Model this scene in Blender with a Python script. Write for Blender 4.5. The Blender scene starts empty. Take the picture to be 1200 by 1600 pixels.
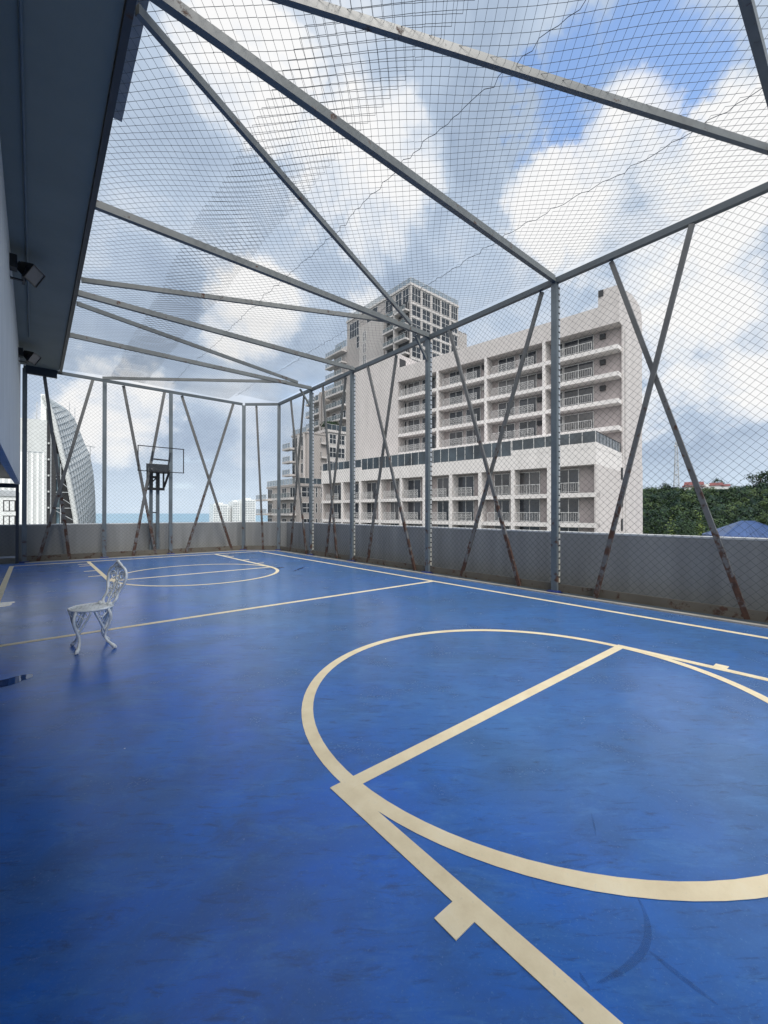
import bpy, math, random
import numpy as np
from mathutils import Vector, Matrix
R = math.radians
rnd = random.Random(7)
sc = bpy.context.scene
col = sc.collection

# ------------------------------------------------------------------ materials
def nt(name):
    m = bpy.data.materials.new(name); m.use_nodes = True
    t = m.node_tree; t.nodes.clear()
    out = t.nodes.new('ShaderNodeOutputMaterial'); b = t.nodes.new('ShaderNodeBsdfPrincipled')
    t.links.new(b.outputs[0], out.inputs[0])
    return m, t, b
def node(t, typ, **kw):
    n = t.nodes.new(typ)
    for k, v in kw.items():
        if k.startswith('i_'):
            k2 = k[2:]; k2 = int(k2) if k2.isdigit() else k2.replace('_', ' ')
            n.inputs[k2].default_value = v
        else: setattr(n, k, v)
    return n
def L(t, a, b): t.links.new(a, b)
def math_(t, op, a, b=None, c=None, clamp=False):
    n = t.nodes.new('ShaderNodeMath'); n.operation = op; n.use_clamp = clamp
    for i, x in enumerate((a, b, c)):
        if x is None: continue
        if isinstance(x, (int, float)): n.inputs[i].default_value = x
        else: L(t, x, n.inputs[i])
    return n.outputs[0]
def noise(t, scale, detail=4, rough=.55, vec=None, dist=0.0, stretch=None):
    n = node(t, 'ShaderNodeTexNoise', i_Scale=scale, i_Detail=detail, i_Roughness=rough, i_Distortion=dist)
    if vec is None:
        vec = node(t, 'ShaderNodeTexCoord').outputs['Object']
    if stretch:
        mp = node(t, 'ShaderNodeMapping'); mp.inputs['Scale'].default_value = stretch
        L(t, vec, mp.inputs[0]); vec = mp.outputs[0]
    L(t, vec, n.inputs['Vector'])
    return n.outputs['Fac']
def ramp(t, fac, stops):
    r = node(t, 'ShaderNodeValToRGB'); e = r.color_ramp.elements
    while len(e) < len(stops): e.new(.5)
    for i, (p, c) in enumerate(stops):
        e[i].position = p
        e[i].color = (c, c, c, 1) if isinstance(c, (int, float)) else (*c, 1)
    L(t, fac, r.inputs[0]); return r.outputs[0]
def mix(t, fac, a, b, mode='MIX'):
    n = node(t, 'ShaderNodeMix', data_type='RGBA', blend_type=mode)
    for s, x in ((n.inputs[0], fac), (n.inputs[6], a), (n.inputs[7], b)):
        if isinstance(x, (int, float)): s.default_value = x
        elif isinstance(x, tuple): s.default_value = (*x, 1)
        else: L(t, x, s)
    return n.outputs[2]
def bump(t, b, h, strength=.2, dist=.02):
    n = node(t, 'ShaderNodeBump', i_Strength=strength, i_Distance=dist); L(t, h, n.inputs['Height']); L(t, n.outputs[0], b.inputs['Normal'])
def simple(name, c, rough=.6, var=.12, scale=3.0, metal=0.0, bmp=.1, bscale=40, spec=.5, stretch=None):
    m, t, b = nt(name)
    f = noise(t, scale, 6, .6, stretch=stretch)
    lo = tuple(x*(1-var) for x in c); hi = tuple(min(1, x*(1+var)) for x in c)
    L(t, ramp(t, f, [(.3, lo), (.7, hi)]), b.inputs['Base Color'])
    b.inputs['Roughness'].default_value = rough; b.inputs['Metallic'].default_value = metal
    b.inputs['Specular IOR Level'].default_value = spec
    if bmp: bump(t, b, noise(t, bscale, 3), bmp, .01)
    return m
def floor_mat():
    m, t, b = nt('blue court paint')
    co = node(t, 'ShaderNodeTexCoord').outputs['Object']
    big = noise(t, .45, 6, .62, co, .6); mid = noise(t, 2.2, 7, .65, co, .3); fine = noise(t, 55, 3, .6, co)
    rot = node(t, 'ShaderNodeMapping'); rot.inputs['Rotation'].default_value = (0, 0, R(40)); L(t, co, rot.inputs[0]); rc = rot.outputs[0]
    base = ramp(t, big, [(.30, (.0001, .092, .50)), (.5, (.0003, .110, .54)), (.68, (.002, .145, .57))])
    def over(base, f, lo, hi, k, c):
        return mix(t, math_(t, 'MULTIPLY', ramp(t, f, [(lo, 0.0), (hi, 1.0)]), k), base, c)
    grey = noise(t, .55, 5, .62, co, .8)
    base = over(base, grey, .44, .64, .70, (.014, .066, .18))
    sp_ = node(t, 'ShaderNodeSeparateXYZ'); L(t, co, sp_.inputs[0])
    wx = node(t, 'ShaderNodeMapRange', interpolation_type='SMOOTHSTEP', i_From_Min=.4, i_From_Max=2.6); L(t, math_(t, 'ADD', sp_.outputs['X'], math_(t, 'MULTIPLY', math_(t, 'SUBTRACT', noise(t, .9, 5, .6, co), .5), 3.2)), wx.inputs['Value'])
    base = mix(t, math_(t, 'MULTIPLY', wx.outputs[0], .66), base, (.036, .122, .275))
    base = over(base, mid, .46, .66, .50, (.018, .07, .19))
    base = over(base, noise(t, 2.4, 8, .76, rc, .5, (.30, 1.0, 1)), .50, .70, .40, (.045, .17, .44))
    base = over(base, noise(t, 7, 7, .8, rc, .7, (.35, 1.0, 1)), .52, .70, .45, (.06, .20, .46))
    base = over(base, noise(t, 5, 7, .78, rc, .9, (.4, 1, 1)), .55, .72, .55, (.010, .04, .12))
    base = over(base, noise(t, 24, 6, .75, rc, .5, (.22, 1, 1)), .54, .68, .60, (.008, .035, .12))
    base = over(base, noise(t, 85, 4, .75, co), .58, .70, .5, (.09, .23, .44))
    # pale paint specks
    v = node(t, 'ShaderNodeTexVoronoi', i_Scale=3.1); L(t, co, v.inputs['Vector'])
    sp = math_(t, 'LESS_THAN', v.outputs['Distance'], .017)
    base = mix(t, math_(t, 'MULTIPLY', sp, .8), base, (.6, .68, .75))
    base = mix(t, math_(t, 'MULTIPLY', math_(t, 'SUBTRACT', fine, .5), .25), base, (.08, .16, .4))
    L(t, base, b.inputs['Base Color'])
    rr = math_(t, 'ADD', math_(t, 'MULTIPLY', mid, .20), .09)
    rr = math_(t, 'ADD', rr, math_(t, 'MULTIPLY', fine, .10)); L(t, rr, b.inputs['Roughness'])
    b.inputs['Specular IOR Level'].default_value = .5
    b.inputs['Sheen Weight'].default_value = .12; b.inputs['Sheen Roughness'].default_value = .45; b.inputs['Sheen Tint'].default_value = (.8, .9, 1, 1)
    h = math_(t, 'ADD', math_(t, 'MULTIPLY', noise(t, 140, 2, .5, co), .25), mid)
    bump(t, b, h, .05, .010)
    return m
def line_mat():
    m, t, b = nt('cream line paint')
    co = node(t, 'ShaderNodeTexCoord').outputs['Object']
    a = noise(t, 5, 7, .7, co); f = noise(t, 40, 4, .6, co)
    c = ramp(t, a, [(.3, (.66, .55, .36)), (.55, (.76, .655, .45)), (.75, (.80, .72, .54))])
    c = mix(t, math_(t, 'MULTIPLY', ramp(t, f, [(.62, 0.0), (.72, 1.0)]), .25), c, (.4, .35, .27))
    c = mix(t, math_(t, 'MULTIPLY', ramp(t, noise(t, 16, 8, .8, co, .6), [(.66, 0.0), (.70, 1.0)]), .55), c, (.16, .20, .26))
    L(t, c, b.inputs['Base Color']); b.inputs['Roughness'].default_value = .55
    bump(t, b, f, .15, .005)
    return m
def steel_mat(name, c, rust=.5, low=True, rough=.45):
    """grey painted steel with rust scabs, more of them towards the foot"""
    m, t, b = nt(name)
    tc = node(t, 'ShaderNodeTexCoord').outputs['Object']
    a = noise(t, 6, 6, .68, tc); g = noise(t, 2.3, 4, .6, tc)
    base = ramp(t, g, [(.3, tuple(x*.8 for x in c)), (.7, tuple(x*1.12 for x in c))])
    sep = node(t, 'ShaderNodeSeparateXYZ'); L(t, tc, sep.inputs[0])
    if low:
        k = node(t, 'ShaderNodeMapRange', i_From_Min=3.6, i_From_Max=0.0, i_To_Min=-.06, i_To_Max=.18); L(t, sep.outputs['Z'], k.inputs['Value'])
        fac = math_(t, 'ADD', a, k.outputs[0])
    else: fac = a
    th = .72 - .2*rust
    msk = ramp(t, fac, [(th, 0.0), (th+.07, 1.0)])
    rc = ramp(t, noise(t, 18, 5, .7, tc), [(.3, (.035, .020, .016)), (.6, (.085, .042, .028)), (.8, (.14, .070, .040))])
    L(t, mix(t, msk, base, rc), b.inputs['Base Color'])
    L(t, math_(t, 'ADD', math_(t, 'MULTIPLY', msk, .4), rough), b.inputs['Roughness'])
    bump(t, b, fac, .15, .004)
    return m
def flange_mat():
    m, t, b = nt('perforated galvanised strip')
    tc = node(t, 'ShaderNodeTexCoord').outputs['Object']
    sep = node(t, 'ShaderNodeSeparateXYZ'); L(t, tc, sep.inputs[0])
    z = math_(t, 'FRACT', math_(t, 'DIVIDE', sep.outputs['Z'], .115))
    d = math_(t, 'LESS_THAN', math_(t, 'ABSOLUTE', math_(t, 'SUBTRACT', z, .5)), .13)
    low = node(t, 'ShaderNodeMapRange', i_From_Min=3.2, i_From_Max=.3); L(t, sep.outputs['Z'], low.inputs['Value'])
    base = mix(t, math_(t, 'MULTIPLY', low.outputs[0], noise(t, 5, 4, .6, tc)), (.52, .56, .6), (.50, .43, .24))
    L(t, mix(t, d, base, (.03, .03, .035)), b.inputs['Base Color']); b.inputs['Roughness'].default_value = .5
    return m
def wall_streak(name, c, amt=.25, sc_=5, vert=(1, 1, .05), rough=.75):
    m, t, b = nt(name)
    a = noise(t, sc_, 6, .6, stretch=vert); g = noise(t, 1.1, 5, .6)
    base = ramp(t, a, [(.3, tuple(x*(1-amt) for x in c)), (.62, c)])
    base = mix(t, math_(t, 'MULTIPLY', ramp(t, g, [(.35, 1.0), (.6, 0.0)]), .35), base, tuple(x*.78 for x in c))
    L(t, base, b.inputs['Base Color']); b.inputs['Roughness'].default_value = rough
    bump(t, b, noise(t, 30, 4), .12, .01)
    return m
def glass_mat(name, c, rough=.08, alpha_noise=.5):
    m, t, b = nt(name)
    a = noise(t, .35, 3, .5)
    L(t, ramp(t, a, [(.35, tuple(x*.5 for x in c)), (.65, tuple(min(1, x*1.6) for x in c))]), b.inputs['Base Color'])
    b.inputs['Roughness'].default_value = rough; b.inputs['Specular IOR Level'].default_value = .5
    return m
def clear_glass(name, tint=(.8, .9, .92), al=.18):
    m, t, b = nt(name)
    b.inputs['Base Color'].default_value = (*tint, 1); b.inputs['Roughness'].default_value = .02
    b.inputs['Alpha'].default_value = .28
    L(t, math_(t, 'ADD', math_(t, 'MULTIPLY', noise(t, .6, 2), al), al), b.inputs['Alpha'])
    return m
def leaf_mat(name, lo, hi, scale=.25):
    m, t, b = nt(name)
    L(t, ramp(t, noise(t, scale, 5, .65), [(.3, lo), (.7, hi)]), b.inputs['Base Color'])
    b.inputs['Roughness'].default_value = .7; b.inputs['Specular IOR Level'].default_value = .25
    return m

M = {}
M['floor'] = floor_mat(); M['line'] = line_mat()
M['post'] = steel_mat('grey painted post', (.125, .15, .165), .15, True)
M['rail'] = steel_mat('grey top rail', (.075, .092, .105), .2, False)
M['brace'] = steel_mat('rusting brace', (.13, .132, .13), .66, True, .55)
M['beam'] = steel_mat('roof beam paint', (.135, .148, .152), .6, False)
M['edge'] = steel_mat('dark edge beam', (.05, .05, .05), .3, False)
M['rustplate'] = steel_mat('rusty base plate', (.13, .115, .09), .85, False, .7)
M['flange'] = flange_mat()
M['wire'] = simple('mesh wire', (.045, .055, .065), .45, .2, 30, .0, 0)
M['netwire'] = simple('roof net wire', (.05, .06, .072), .45, .2, 30, .0, 0)
M['footblue'] = simple('blue painted foot', (.012, .03, .16), .45, .2, 8)
M['parapet'] = wall_streak('grey parapet render', (.31, .315, .31), .28, 3.2, (1, 1, .10))
M['cap'] = wall_streak('white parapet coping', (.72, .73, .72), .15, 4, (1, 1, 1))
M['kerb'] = wall_streak('pale kerb concrete', (.40, .38, .34), .3, 3, (1, 1, 1))
M['gutter'] = simple('gutter screed', (.055, .075, .095), .6, .3, 2)
M['lwall'] = wall_streak('streaked grey wall', (.66, .685, .69), .22, 6, (1, 1.6, .04))
M['soffit'] = wall_streak('blue grey soffit', (.205, .225, .205), .08, 1.2, (1, 1, 1), .7)
M['navy'] = simple('navy painted frame', (.022, .034, .052), .5, .2, 4)
M['black'] = simple('black painted metal', (.012, .013, .016), .45, .3, 6)
M['lampglass'] = simple('floodlight glass', (.09, .105, .12), .12, .1, 4, 0, 0)
M['conduit'] = simple('conduit', (.10, .135, .16), .5, .1, 6)
M['chair'] = simple('chalky white painted aluminium', (.80, .84, .84), .40, .22, 9, .0, .3, 60)
M['flap'] = simple('grey cement board', (.45, .44, .42), .8, .15, 4)
M['beige'] = wall_streak('beige facade render', (.52, .49, .485), .14, .5, (1, 1, .10))
M['beige_shaded'] = wall_streak('pinkish recess render with shade', (.37, .33, .33), .16, .6, (1, 1, .15))  # facade render darkened: the recess shade is put into the colour
M['white'] = wall_streak('white facade trim', (.66, .635, .63), .14, .9, (1, 1, .15))
M['wframe'] = simple('white window frame', (.50, .50, .505), .5, .08, 2)
M['glass'] = glass_mat('dark window glass', (.022, .026, .034))
M['glassc'] = glass_mat('window with drawn curtain', (.07, .068, .072), .15); M['glassb'] = glass_mat('window with half drawn curtain', (.038, .040, .048), .1)
M['glass2'] = glass_mat('tower window glass', (.022, .027, .034), .1)
M['tglass'] = glass_mat('tinted terrace glass', (.035, .048, .06), .05)
M['rglass'] = clear_glass('clear balustrade glass', (.16, .20, .22), .26)
M['board'] = clear_glass('clear backboard', (.3, .35, .4), .03)
M['dark'] = simple('dark recess', (.03, .032, .036), .8, .2, 1)
M['tgrey'] = wall_streak('warm grey tower render', (.36, .335, .325), .16, .35, (1, 1, .1))
M['tconc'] = wall_streak('tower pale bands', (.52, .50, .495), .12, .4, (1, 1, .2))
M['panelwhite'] = wall_streak('pale metal screen', (.84, .87, .88), .18, .6, (1, 1, .4))
M['screenline'] = simple('screen joint', (.30, .34, .37), .6, .2, 1)
M['screenb'] = wall_streak('white ribbed cladding', (.56, .59, .60), .14, .6, (1, 1, .1))
M['tealglass'] = glass_mat('blue green glazing', (.10, .16, .20), .15)
M['steel'] = simple('light steel truss', (.38, .41, .44), .5, .12, 2)
M['condo'] = simple('white render paled for haze', (.68, .71, .72), .8, .05, .1, 0, 0)  # haze over the far condominiums is put into this pale colour
M['condodark'] = simple('haze pale balcony recess', (.27, .31, .35), .8, .2, .1, 0, 0)  # balcony gaps lightened to grey-blue, haze painted in
M['redroof'] = simple('red tile roof', (.15, .05, .05), .7, .25, .6)
M['blueroof'] = simple('blue metal roof sheet', (.035, .072, .185), .4, .2, .8)
M['mast'] = simple('mast steel', (.42, .44, .46), .5, .2, 1)
M['bark'] = simple('bark', (.10, .075, .055), .9, .3, 3)
M['leafd'] = leaf_mat('dark forest leaf', (.007, .019, .010), (.022, .046, .020))
M['leafm'] = leaf_mat('forest leaf', (.014, .034, .016), (.038, .070, .028))
M['leafg'] = leaf_mat('olive forest leaf', (.030, .055, .020), (.065, .10, .035))
M['leafb'] = leaf_mat('blue green forest leaf', (.009, .027, .019), (.024, .054, .036))
M['leafl'] = leaf_mat('light leaf', (.06, .10, .025), (.14, .18, .05))
M['soil'] = simple('hill ground', (.03, .045, .02), .9, .3, .05)
M['city'] = simple('city ground', (.16, .17, .15), .9, .3, .02)
M['scuff'] = simple('rubber scuff', (.010, .035, .11), .5, .3, 3)
_t = M['scuff'].node_tree; _b = [n for n in _t.nodes if n.type == 'BSDF_PRINCIPLED'][0]
L(_t, ramp(_t, noise(_t, 22, 6, .75), [(.30, .05), (.65, .24)]), _b.inputs['Alpha'])

def water_mat(name, c, rough, bs, bst):
    m, t, b = nt(name)
    L(t, ramp(t, noise(t, .002, 4), [(.3, tuple(x*.85 for x in c)), (.7, tuple(x*1.1 for x in c))]), b.inputs['Base Color'])
    b.inputs['Roughness'].default_value = rough
    bump(t, b, noise(t, bs, 3), bst, .05)
    return m
M['sea'] = water_mat('sea water', (.16, .30, .40), .35, .05, .3)
M['puddle'] = water_mat('puddle water', (.012, .05, .19), .02, 3, .02)

# ------------------------------------------------------------------ mesh builder
class MB:
    def __init__(s): s.v = []; s.f = []; s.m = []
    def box(s, x0, x1, y0, y1, z0, z1, m=0):
        i = len(s.v)
        s.v += [(x0,y0,z0),(x1,y0,z0),(x1,y1,z0),(x0,y1,z0),(x0,y0,z1),(x1,y0,z1),(x1,y1,z1),(x0,y1,z1)]
        s.f += [(i,i+3,i+2,i+1),(i+4,i+5,i+6,i+7),(i,i+1,i+5,i+4),(i+1,i+2,i+6,i+5),(i+2,i+3,i+7,i+6),(i+3,i,i+4,i+7)]
        s.m += [m]*6; return s
    def bar(s, p, q, w, h, m=0, up=(0,0,1)):
        p, q, up = Vector(p), Vector(q), Vector(up)
        d = (q-p).normalized(); a = d.cross(up)
        if a.length < 1e-4: a = d.cross(Vector((1,0,0)))
        a.normalize(); b = a.cross(d); i = len(s.v)
        for c in (p, q):
            for sx, sy in ((-1,-1),(1,-1),(1,1),(-1,1)): s.v.append(tuple(c + a*sx*w/2 + b*sy*h/2))
        s.f += [(i,i+1,i+2,i+3),(i+7,i+6,i+5,i+4)] + [(i+k, i+4+k, i+4+(k+1)%4, i+(k+1)%4) for k in range(4)]
        s.m += [m]*6; return s
    def tube(s, pts, r, n=8, m=0, closed=False):
        pts = [Vector(p) for p in pts]; N = len(pts); rs = r if isinstance(r, (list, tuple)) else [r]*N
        i = len(s.v); prev = None
        for k, p in enumerate(pts):
            if closed: d = pts[(k+1)%N]-pts[k-1]
            else: d = pts[min(k+1,N-1)]-pts[max(k-1,0)]
            d.normalize()
            if prev is None:
                a = d.cross(Vector((0,0,1)))
                if a.length < .1: a = d.cross(Vector((1,0,0)))
            else: a = prev - d*prev.dot(d)
            a.normalize(); prev = a; b = d.cross(a)
            for j in range(n):
                t = 2*math.pi*j/n; s.v.append(tuple(p + (a*math.cos(t)+b*math.sin(t))*rs[k]))
        K = N if closed else N-1
        for k in range(K):
            for j in range(n):
                k2 = (k+1)%N
                s.f.append((i+k*n+j, i+k*n+(j+1)%n, i+k2*n+(j+1)%n, i+k2*n+j)); s.m.append(m)
        if not closed:
            s.f += [tuple(i+j for j in range(n))[::-1], tuple(i+(N-1)*n+j for j in range(n))]; s.m += [m, m]
        return s
    def poly(s, pts, m=0):
        i = len(s.v); s.v += [tuple(p) for p in pts]; s.f.append(tuple(range(i, i+len(pts)))); s.m.append(m); return s
    def prism(s, pts, z0, z1, m=0):
        n = len(pts); i = len(s.v)
        s.v += [(x,y,z0) for x,y in pts] + [(x,y,z1) for x,y in pts]
        s.f += [tuple(range(i, i+n))[::-1], tuple(range(i+n, i+2*n))] + [(i+k, i+(k+1)%n, i+n+(k+1)%n, i+n+k) for k in range(n)]
        s.m += [m]*(n+2); return s
    def sphere(s, c, r, n=8, m=0, sx=1, sy=1, sz=1):
        i = len(s.v); h = n//2
        for a in range(h+1):
            th = math.pi*a/h
            for b in range(n):
                ph = 2*math.pi*b/n
                s.v.append((c[0]+r*sx*math.sin(th)*math.cos(ph), c[1]+r*sy*math.sin(th)*math.sin(ph), c[2]+r*sz*math.cos(th)))
        for a in range(h):
            for b in range(n):
                s.f.append((i+a*n+b, i+(a+1)*n+b, i+(a+1)*n+(b+1)%n, i+a*n+(b+1)%n)); s.m.append(m)
        return s
    def build(s, name, mats, parent=None, local=False, smooth=False, bevel=0, kind=None):
        me = bpy.data.meshes.new(name); me.from_pydata(s.v, [], s.f)
        mats = mats if isinstance(mats, (list, tuple)) else [mats]
        for k in mats: me.materials.append(M[k])
        if len(mats) > 1: me.polygons.foreach_set('material_index', s.m)
        if smooth: me.polygons.foreach_set('use_smooth', [True]*len(s.f))
        me.update()
        return link(name, me, parent, local, bevel, kind)
def link(name, me, parent=None, local=False, bevel=0, kind=None):
    o = bpy.data.objects.new(name, me); col.objects.link(o)
    if parent is not None:
        o.parent = parent
        if not local: o.matrix_parent_inverse = wm(parent).inverted()
    if bevel:
        b = o.modifiers.new('bevel', 'BEVEL'); b.width = bevel; b.segments = 2; b.limit_method = 'ANGLE'
    if kind: o['kind'] = kind
    return o
def wm(o):
    m = Matrix.Translation(o.location) @ Matrix.Rotation(o.rotation_euler.z, 4, 'Z')
    if o.parent is not None: m = wm(o.parent) @ o.matrix_parent_inverse @ m
    return m
def tag(o, label, cat, group=None):
    o['label'] = label; o['category'] = cat
    if group: o['group'] = group
    return o
def thing(name, label, cat, loc=(0,0,0), rz=0, group=None):
    o = bpy.data.objects.new(name, None); col.objects.link(o); o.location = loc; o.rotation_euler = (0,0,rz)
    o.empty_display_size = .2
    return tag(o, label, cat, group)
def np_mesh(name, V, F, mats, parent=None, kind=None, mi=None):
    me = bpy.data.meshes.new(name); nf, k = F.shape
    me.vertices.add(len(V)); me.vertices.foreach_set('co', V.astype(np.float32).ravel())
    me.loops.add(nf*k); me.loops.foreach_set('vertex_index', F.astype(np.int32).ravel())
    me.polygons.add(nf); me.polygons.foreach_set('loop_start', np.arange(0, nf*k, k, dtype=np.int32))
    for x in (mats if isinstance(mats, (list, tuple)) else [mats]): me.materials.append(M[x])
    if mi is not None: me.polygons.foreach_set('material_index', mi.astype(np.int32))
    me.update(calc_edges=True); me.validate()
    return link(name, me, parent, kind=kind)
def wires(P, r):
    """P: (n wires, k points, 3) -> triangular-section wires"""
    n, k, _ = P.shape
    T = np.gradient(P, axis=1); T /= np.linalg.norm(T, axis=2, keepdims=True)+1e-9
    ref = np.zeros_like(T); ref[..., 0] = .31; ref[..., 1] = .52; ref[..., 2] = .79
    A = np.cross(T, ref); A /= np.linalg.norm(A, axis=2, keepdims=True)+1e-9; B = np.cross(T, A)
    V = np.stack([P + r*(A*math.cos(a)+B*math.sin(a)) for a in (0, 2.0944, 4.18879)], axis=2).reshape(-1, 3)
    idx = np.arange(n*k*3).reshape(n, k, 3)
    F = []
    for j in range(3):
        a = idx[:, :-1, j]; b = idx[:, :-1, (j+1)%3]; c = idx[:, 1:, (j+1)%3]; d = idx[:, 1:, j]
        F.append(np.stack([a, b, c, d], axis=-1).reshape(-1, 4))
    return V, np.concatenate(F)
def zigzag(length, height, w=.12, s0=0.0):
    """diamond mesh as zigzag wires: returns (n,k,2) in (s,h)"""
    n = int(length/(w/2)); k = int(height/(w/2))+1
    j = np.arange(n)[:, None]; q = np.arange(k)[None, :]
    s = (j + ((q+j) % 2))*(w/2) + s0
    h = np.broadcast_to(q*(w/2), s.shape)
    return np.stack([s, h], axis=-1).astype(float)
nrs = np.random.RandomState(3)
def fence_panel(p0, p1, z0, z1, parent, r=.0029, w=.118):
    p0, p1 = np.array(p0), np.array(p1); Ln = np.linalg.norm(p1-p0); d = (p1-p0)/Ln; nrm = np.array([d[1], -d[0]])
    Z = zigzag(Ln, z1-z0, w)
    off = np.where((np.indices(Z.shape[:2]).sum(0) % 2) == 0, .003, -.003)
    wav = .006*np.sin(Z[..., 0]*3.1+Z[..., 1]*1.7) + .004*np.sin(Z[..., 1]*5.3)
    Z[..., 0] += .004*np.sin(Z[..., 1]*2.2+1) + nrs.normal(0, .0012, Z.shape[:2])
    P = np.empty(Z.shape[:2]+(3,))
    P[..., 0] = p0[0] + d[0]*Z[..., 0] + nrm[0]*(off+wav); P[..., 1] = p0[1] + d[1]*Z[..., 0] + nrm[1]*(off+wav); P[..., 2] = z0+Z[..., 1]
    V, F = wires(P, r)
    return np_mesh('mesh_panel', V, F, 'wire', parent)

# ------------------------------------------------------------------ court (setting)
ZT = 5.71; XF = 7.317; YF = 16.03
floor = MB().box(-7, XF-.16, -7.5, YF-.1, -.3, 0).build('court_floor', 'floor', kind='structure')
MB().box(XF-.16, 7.9, -7.5, 16.62, -.30, -.02).box(-7, XF-.16, YF-.1, 16.62, -.3, -.02).build('gutter_floor', 'gutter', kind='structure')
k = MB(); k.box(XF-.20, XF-.10, -7.5, 14.98, -.01, .022); k.box(-.2, 6.2, YF-.16, YF-.07, -.01, .02)
k.bar((6.2, YF-.115, .005), (XF-.15, 15.0, .005), .09, .026)
k.build('kerb', 'kerb', kind='structure')
lw = .042; z = .004
ln = MB()
def flat(x0, x1, y0, y1, zz): ln.box(x0, x1, y0, y1, .0005, zz)
def ring(cx, cy, r, w, zz, a0=0, a1=2*math.pi, n=96):
    i = len(ln.v)
    for k in range(n+1):
        a = a0+(a1-a0)*k/n
        for rr in (r-w/2, r+w/2):
            ln.v.append((cx+rr*math.cos(a), cy+rr*math.sin(a), zz))
    for k in range(n): ln.f.append((i+2*k, i+2*k+1, i+2*k+3, i+2*k+2)); ln.m.append(0)
flat(6.554-lw, 6.554+lw, -2.8, 15.2, .003)
flat(-.46-lw*1.1, -.46+lw*1.1, -2.8, 15.2, .003)
flat(-.42, 6.512, 15.2-lw, 15.2+lw, .0034)
flat(-.41, 6.512, 6.171-lw, 6.171+lw, .0034)
for ft, sgn, by in ((1.831, -1, -2.8), (10.57, 1, 15.16)):
    flat(1.21, 4.95, ft-lw, ft+lw, .0030)
    flat(1.2, 1.285, min(ft+sgn*-.04, by), max(ft+sgn*-.04, by), .0036)
    flat(4.87, 4.955, min(ft+sgn*-.04, by), max(ft+sgn*-.04, by), .0036)
    ring(3.1, ft, 1.79, .084, .0024)
flat(1.10, 1.21, .93, 1.03, .0042); flat(4.95, 5.05, .93, 1.03, .0042)
flat(1.10, 1.21, -.1, .0, .0042); flat(1.10, 1.21, -1.2, -1.0, .0042); flat(4.95, 5.05, -.1, .0, .0042)
for yy in (11.6, 12.7, 14.0, 14.5):
    flat(.95, 1.21, yy-.035, yy+.035, .0042); flat(4.945, 5.15, yy-.035, yy+.035, .0042)
ln.build('court_markings', 'line', kind='structure')
# rubbed marks on the paint, thin sheets
sf = MB()
def scuff(pts, w):
    n = len(pts); i = len(sf.v)
    for k, (x, y) in enumerate(pts):
        a = pts[min(k+1, n-1)]; b = pts[max(k-1, 0)]; dx, dy = a[0]-b[0], a[1]-b[1]; l = math.hypot(dx, dy) or 1
        ww = w*math.sin(math.pi*(k+.35)/(n-.3))
        sf.v += [(x-dy/l*ww, y+dx/l*ww, .0012), (x+dy/l*ww, y-dx/l*ww, .0012)]
    for k in range(n-1): sf.f.append((i+2*k, i+2*k+1, i+2*k+3, i+2*k+2)); sf.m.append(0)
def smooth_(p, it=2):
    for _ in range(it):
        q = [p[0]]
        for a, b in zip(p[:-1], p[1:]): q += [(a[0]*.75+b[0]*.25, a[1]*.75+b[1]*.25), (a[0]*.25+b[0]*.75, a[1]*.25+b[1]*.75)]
        p = q+[p[-1]]
    return p
SC1 = smooth_([(1.758, .60), (1.706, .553), (1.639, .521), (1.563, .508), (1.474, .52), (1.391, .544), (1.333, .568)])
SC2 = smooth_([(1.566, .498), (1.561, .448), (1.553, .38), (1.551, .311)])
SC3 = smooth_([(2.074, .908), (2.0, .86), (1.938, .827)]); SC4 = smooth_([(1.325, .615), (1.315, .60), (1.305, .575)])
scuff(SC1, .012); scuff(SC2, .010); scuff(SC3, .004); scuff(SC4, .006)
for _ in range(12):
    x, y, a = rnd.uniform(1.3, 5.5), rnd.uniform(.4, 6), rnd.uniform(0, 3.14); l = rnd.uniform(.04, .12)
    scuff([(x+l*t*math.cos(a+t*.3), y+l*t*math.sin(a+t*.3)) for t in (-1, -.5, 0, .5, 1)], rnd.uniform(.002, .005))
sfo = sf.build('scuff_marks', 'scuff', kind='structure')
def puddle(name, cx, cy, rx, ry, rot, label):
    pts = []
    for k in range(40):
        a = 2*math.pi*k/40; r = 1+.16*math.sin(3*a+cx)+.1*math.sin(5*a+2*cy)
        u, v = rx*r*math.cos(a), ry*r*math.sin(a)
        pts.append((cx+u*math.cos(rot)-v*math.sin(rot), cy+u*math.sin(rot)+v*math.cos(rot)))
    o = MB().poly([(x, y, .0016) for x, y in pts]).build(name, 'puddle', kind='structure'); return o
puddle('puddle_water', -.19, 4.83, .20, .10, .1, '')
puddle('puddle_water', -.36, 8.95, .12, .22, .0, '')
puddle('wet_patch', 4.9, 10.25, .30, .07, .2, '')
puddle('wet_patch', 5.28, 9.72, .38, .045, .75, '')

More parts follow.
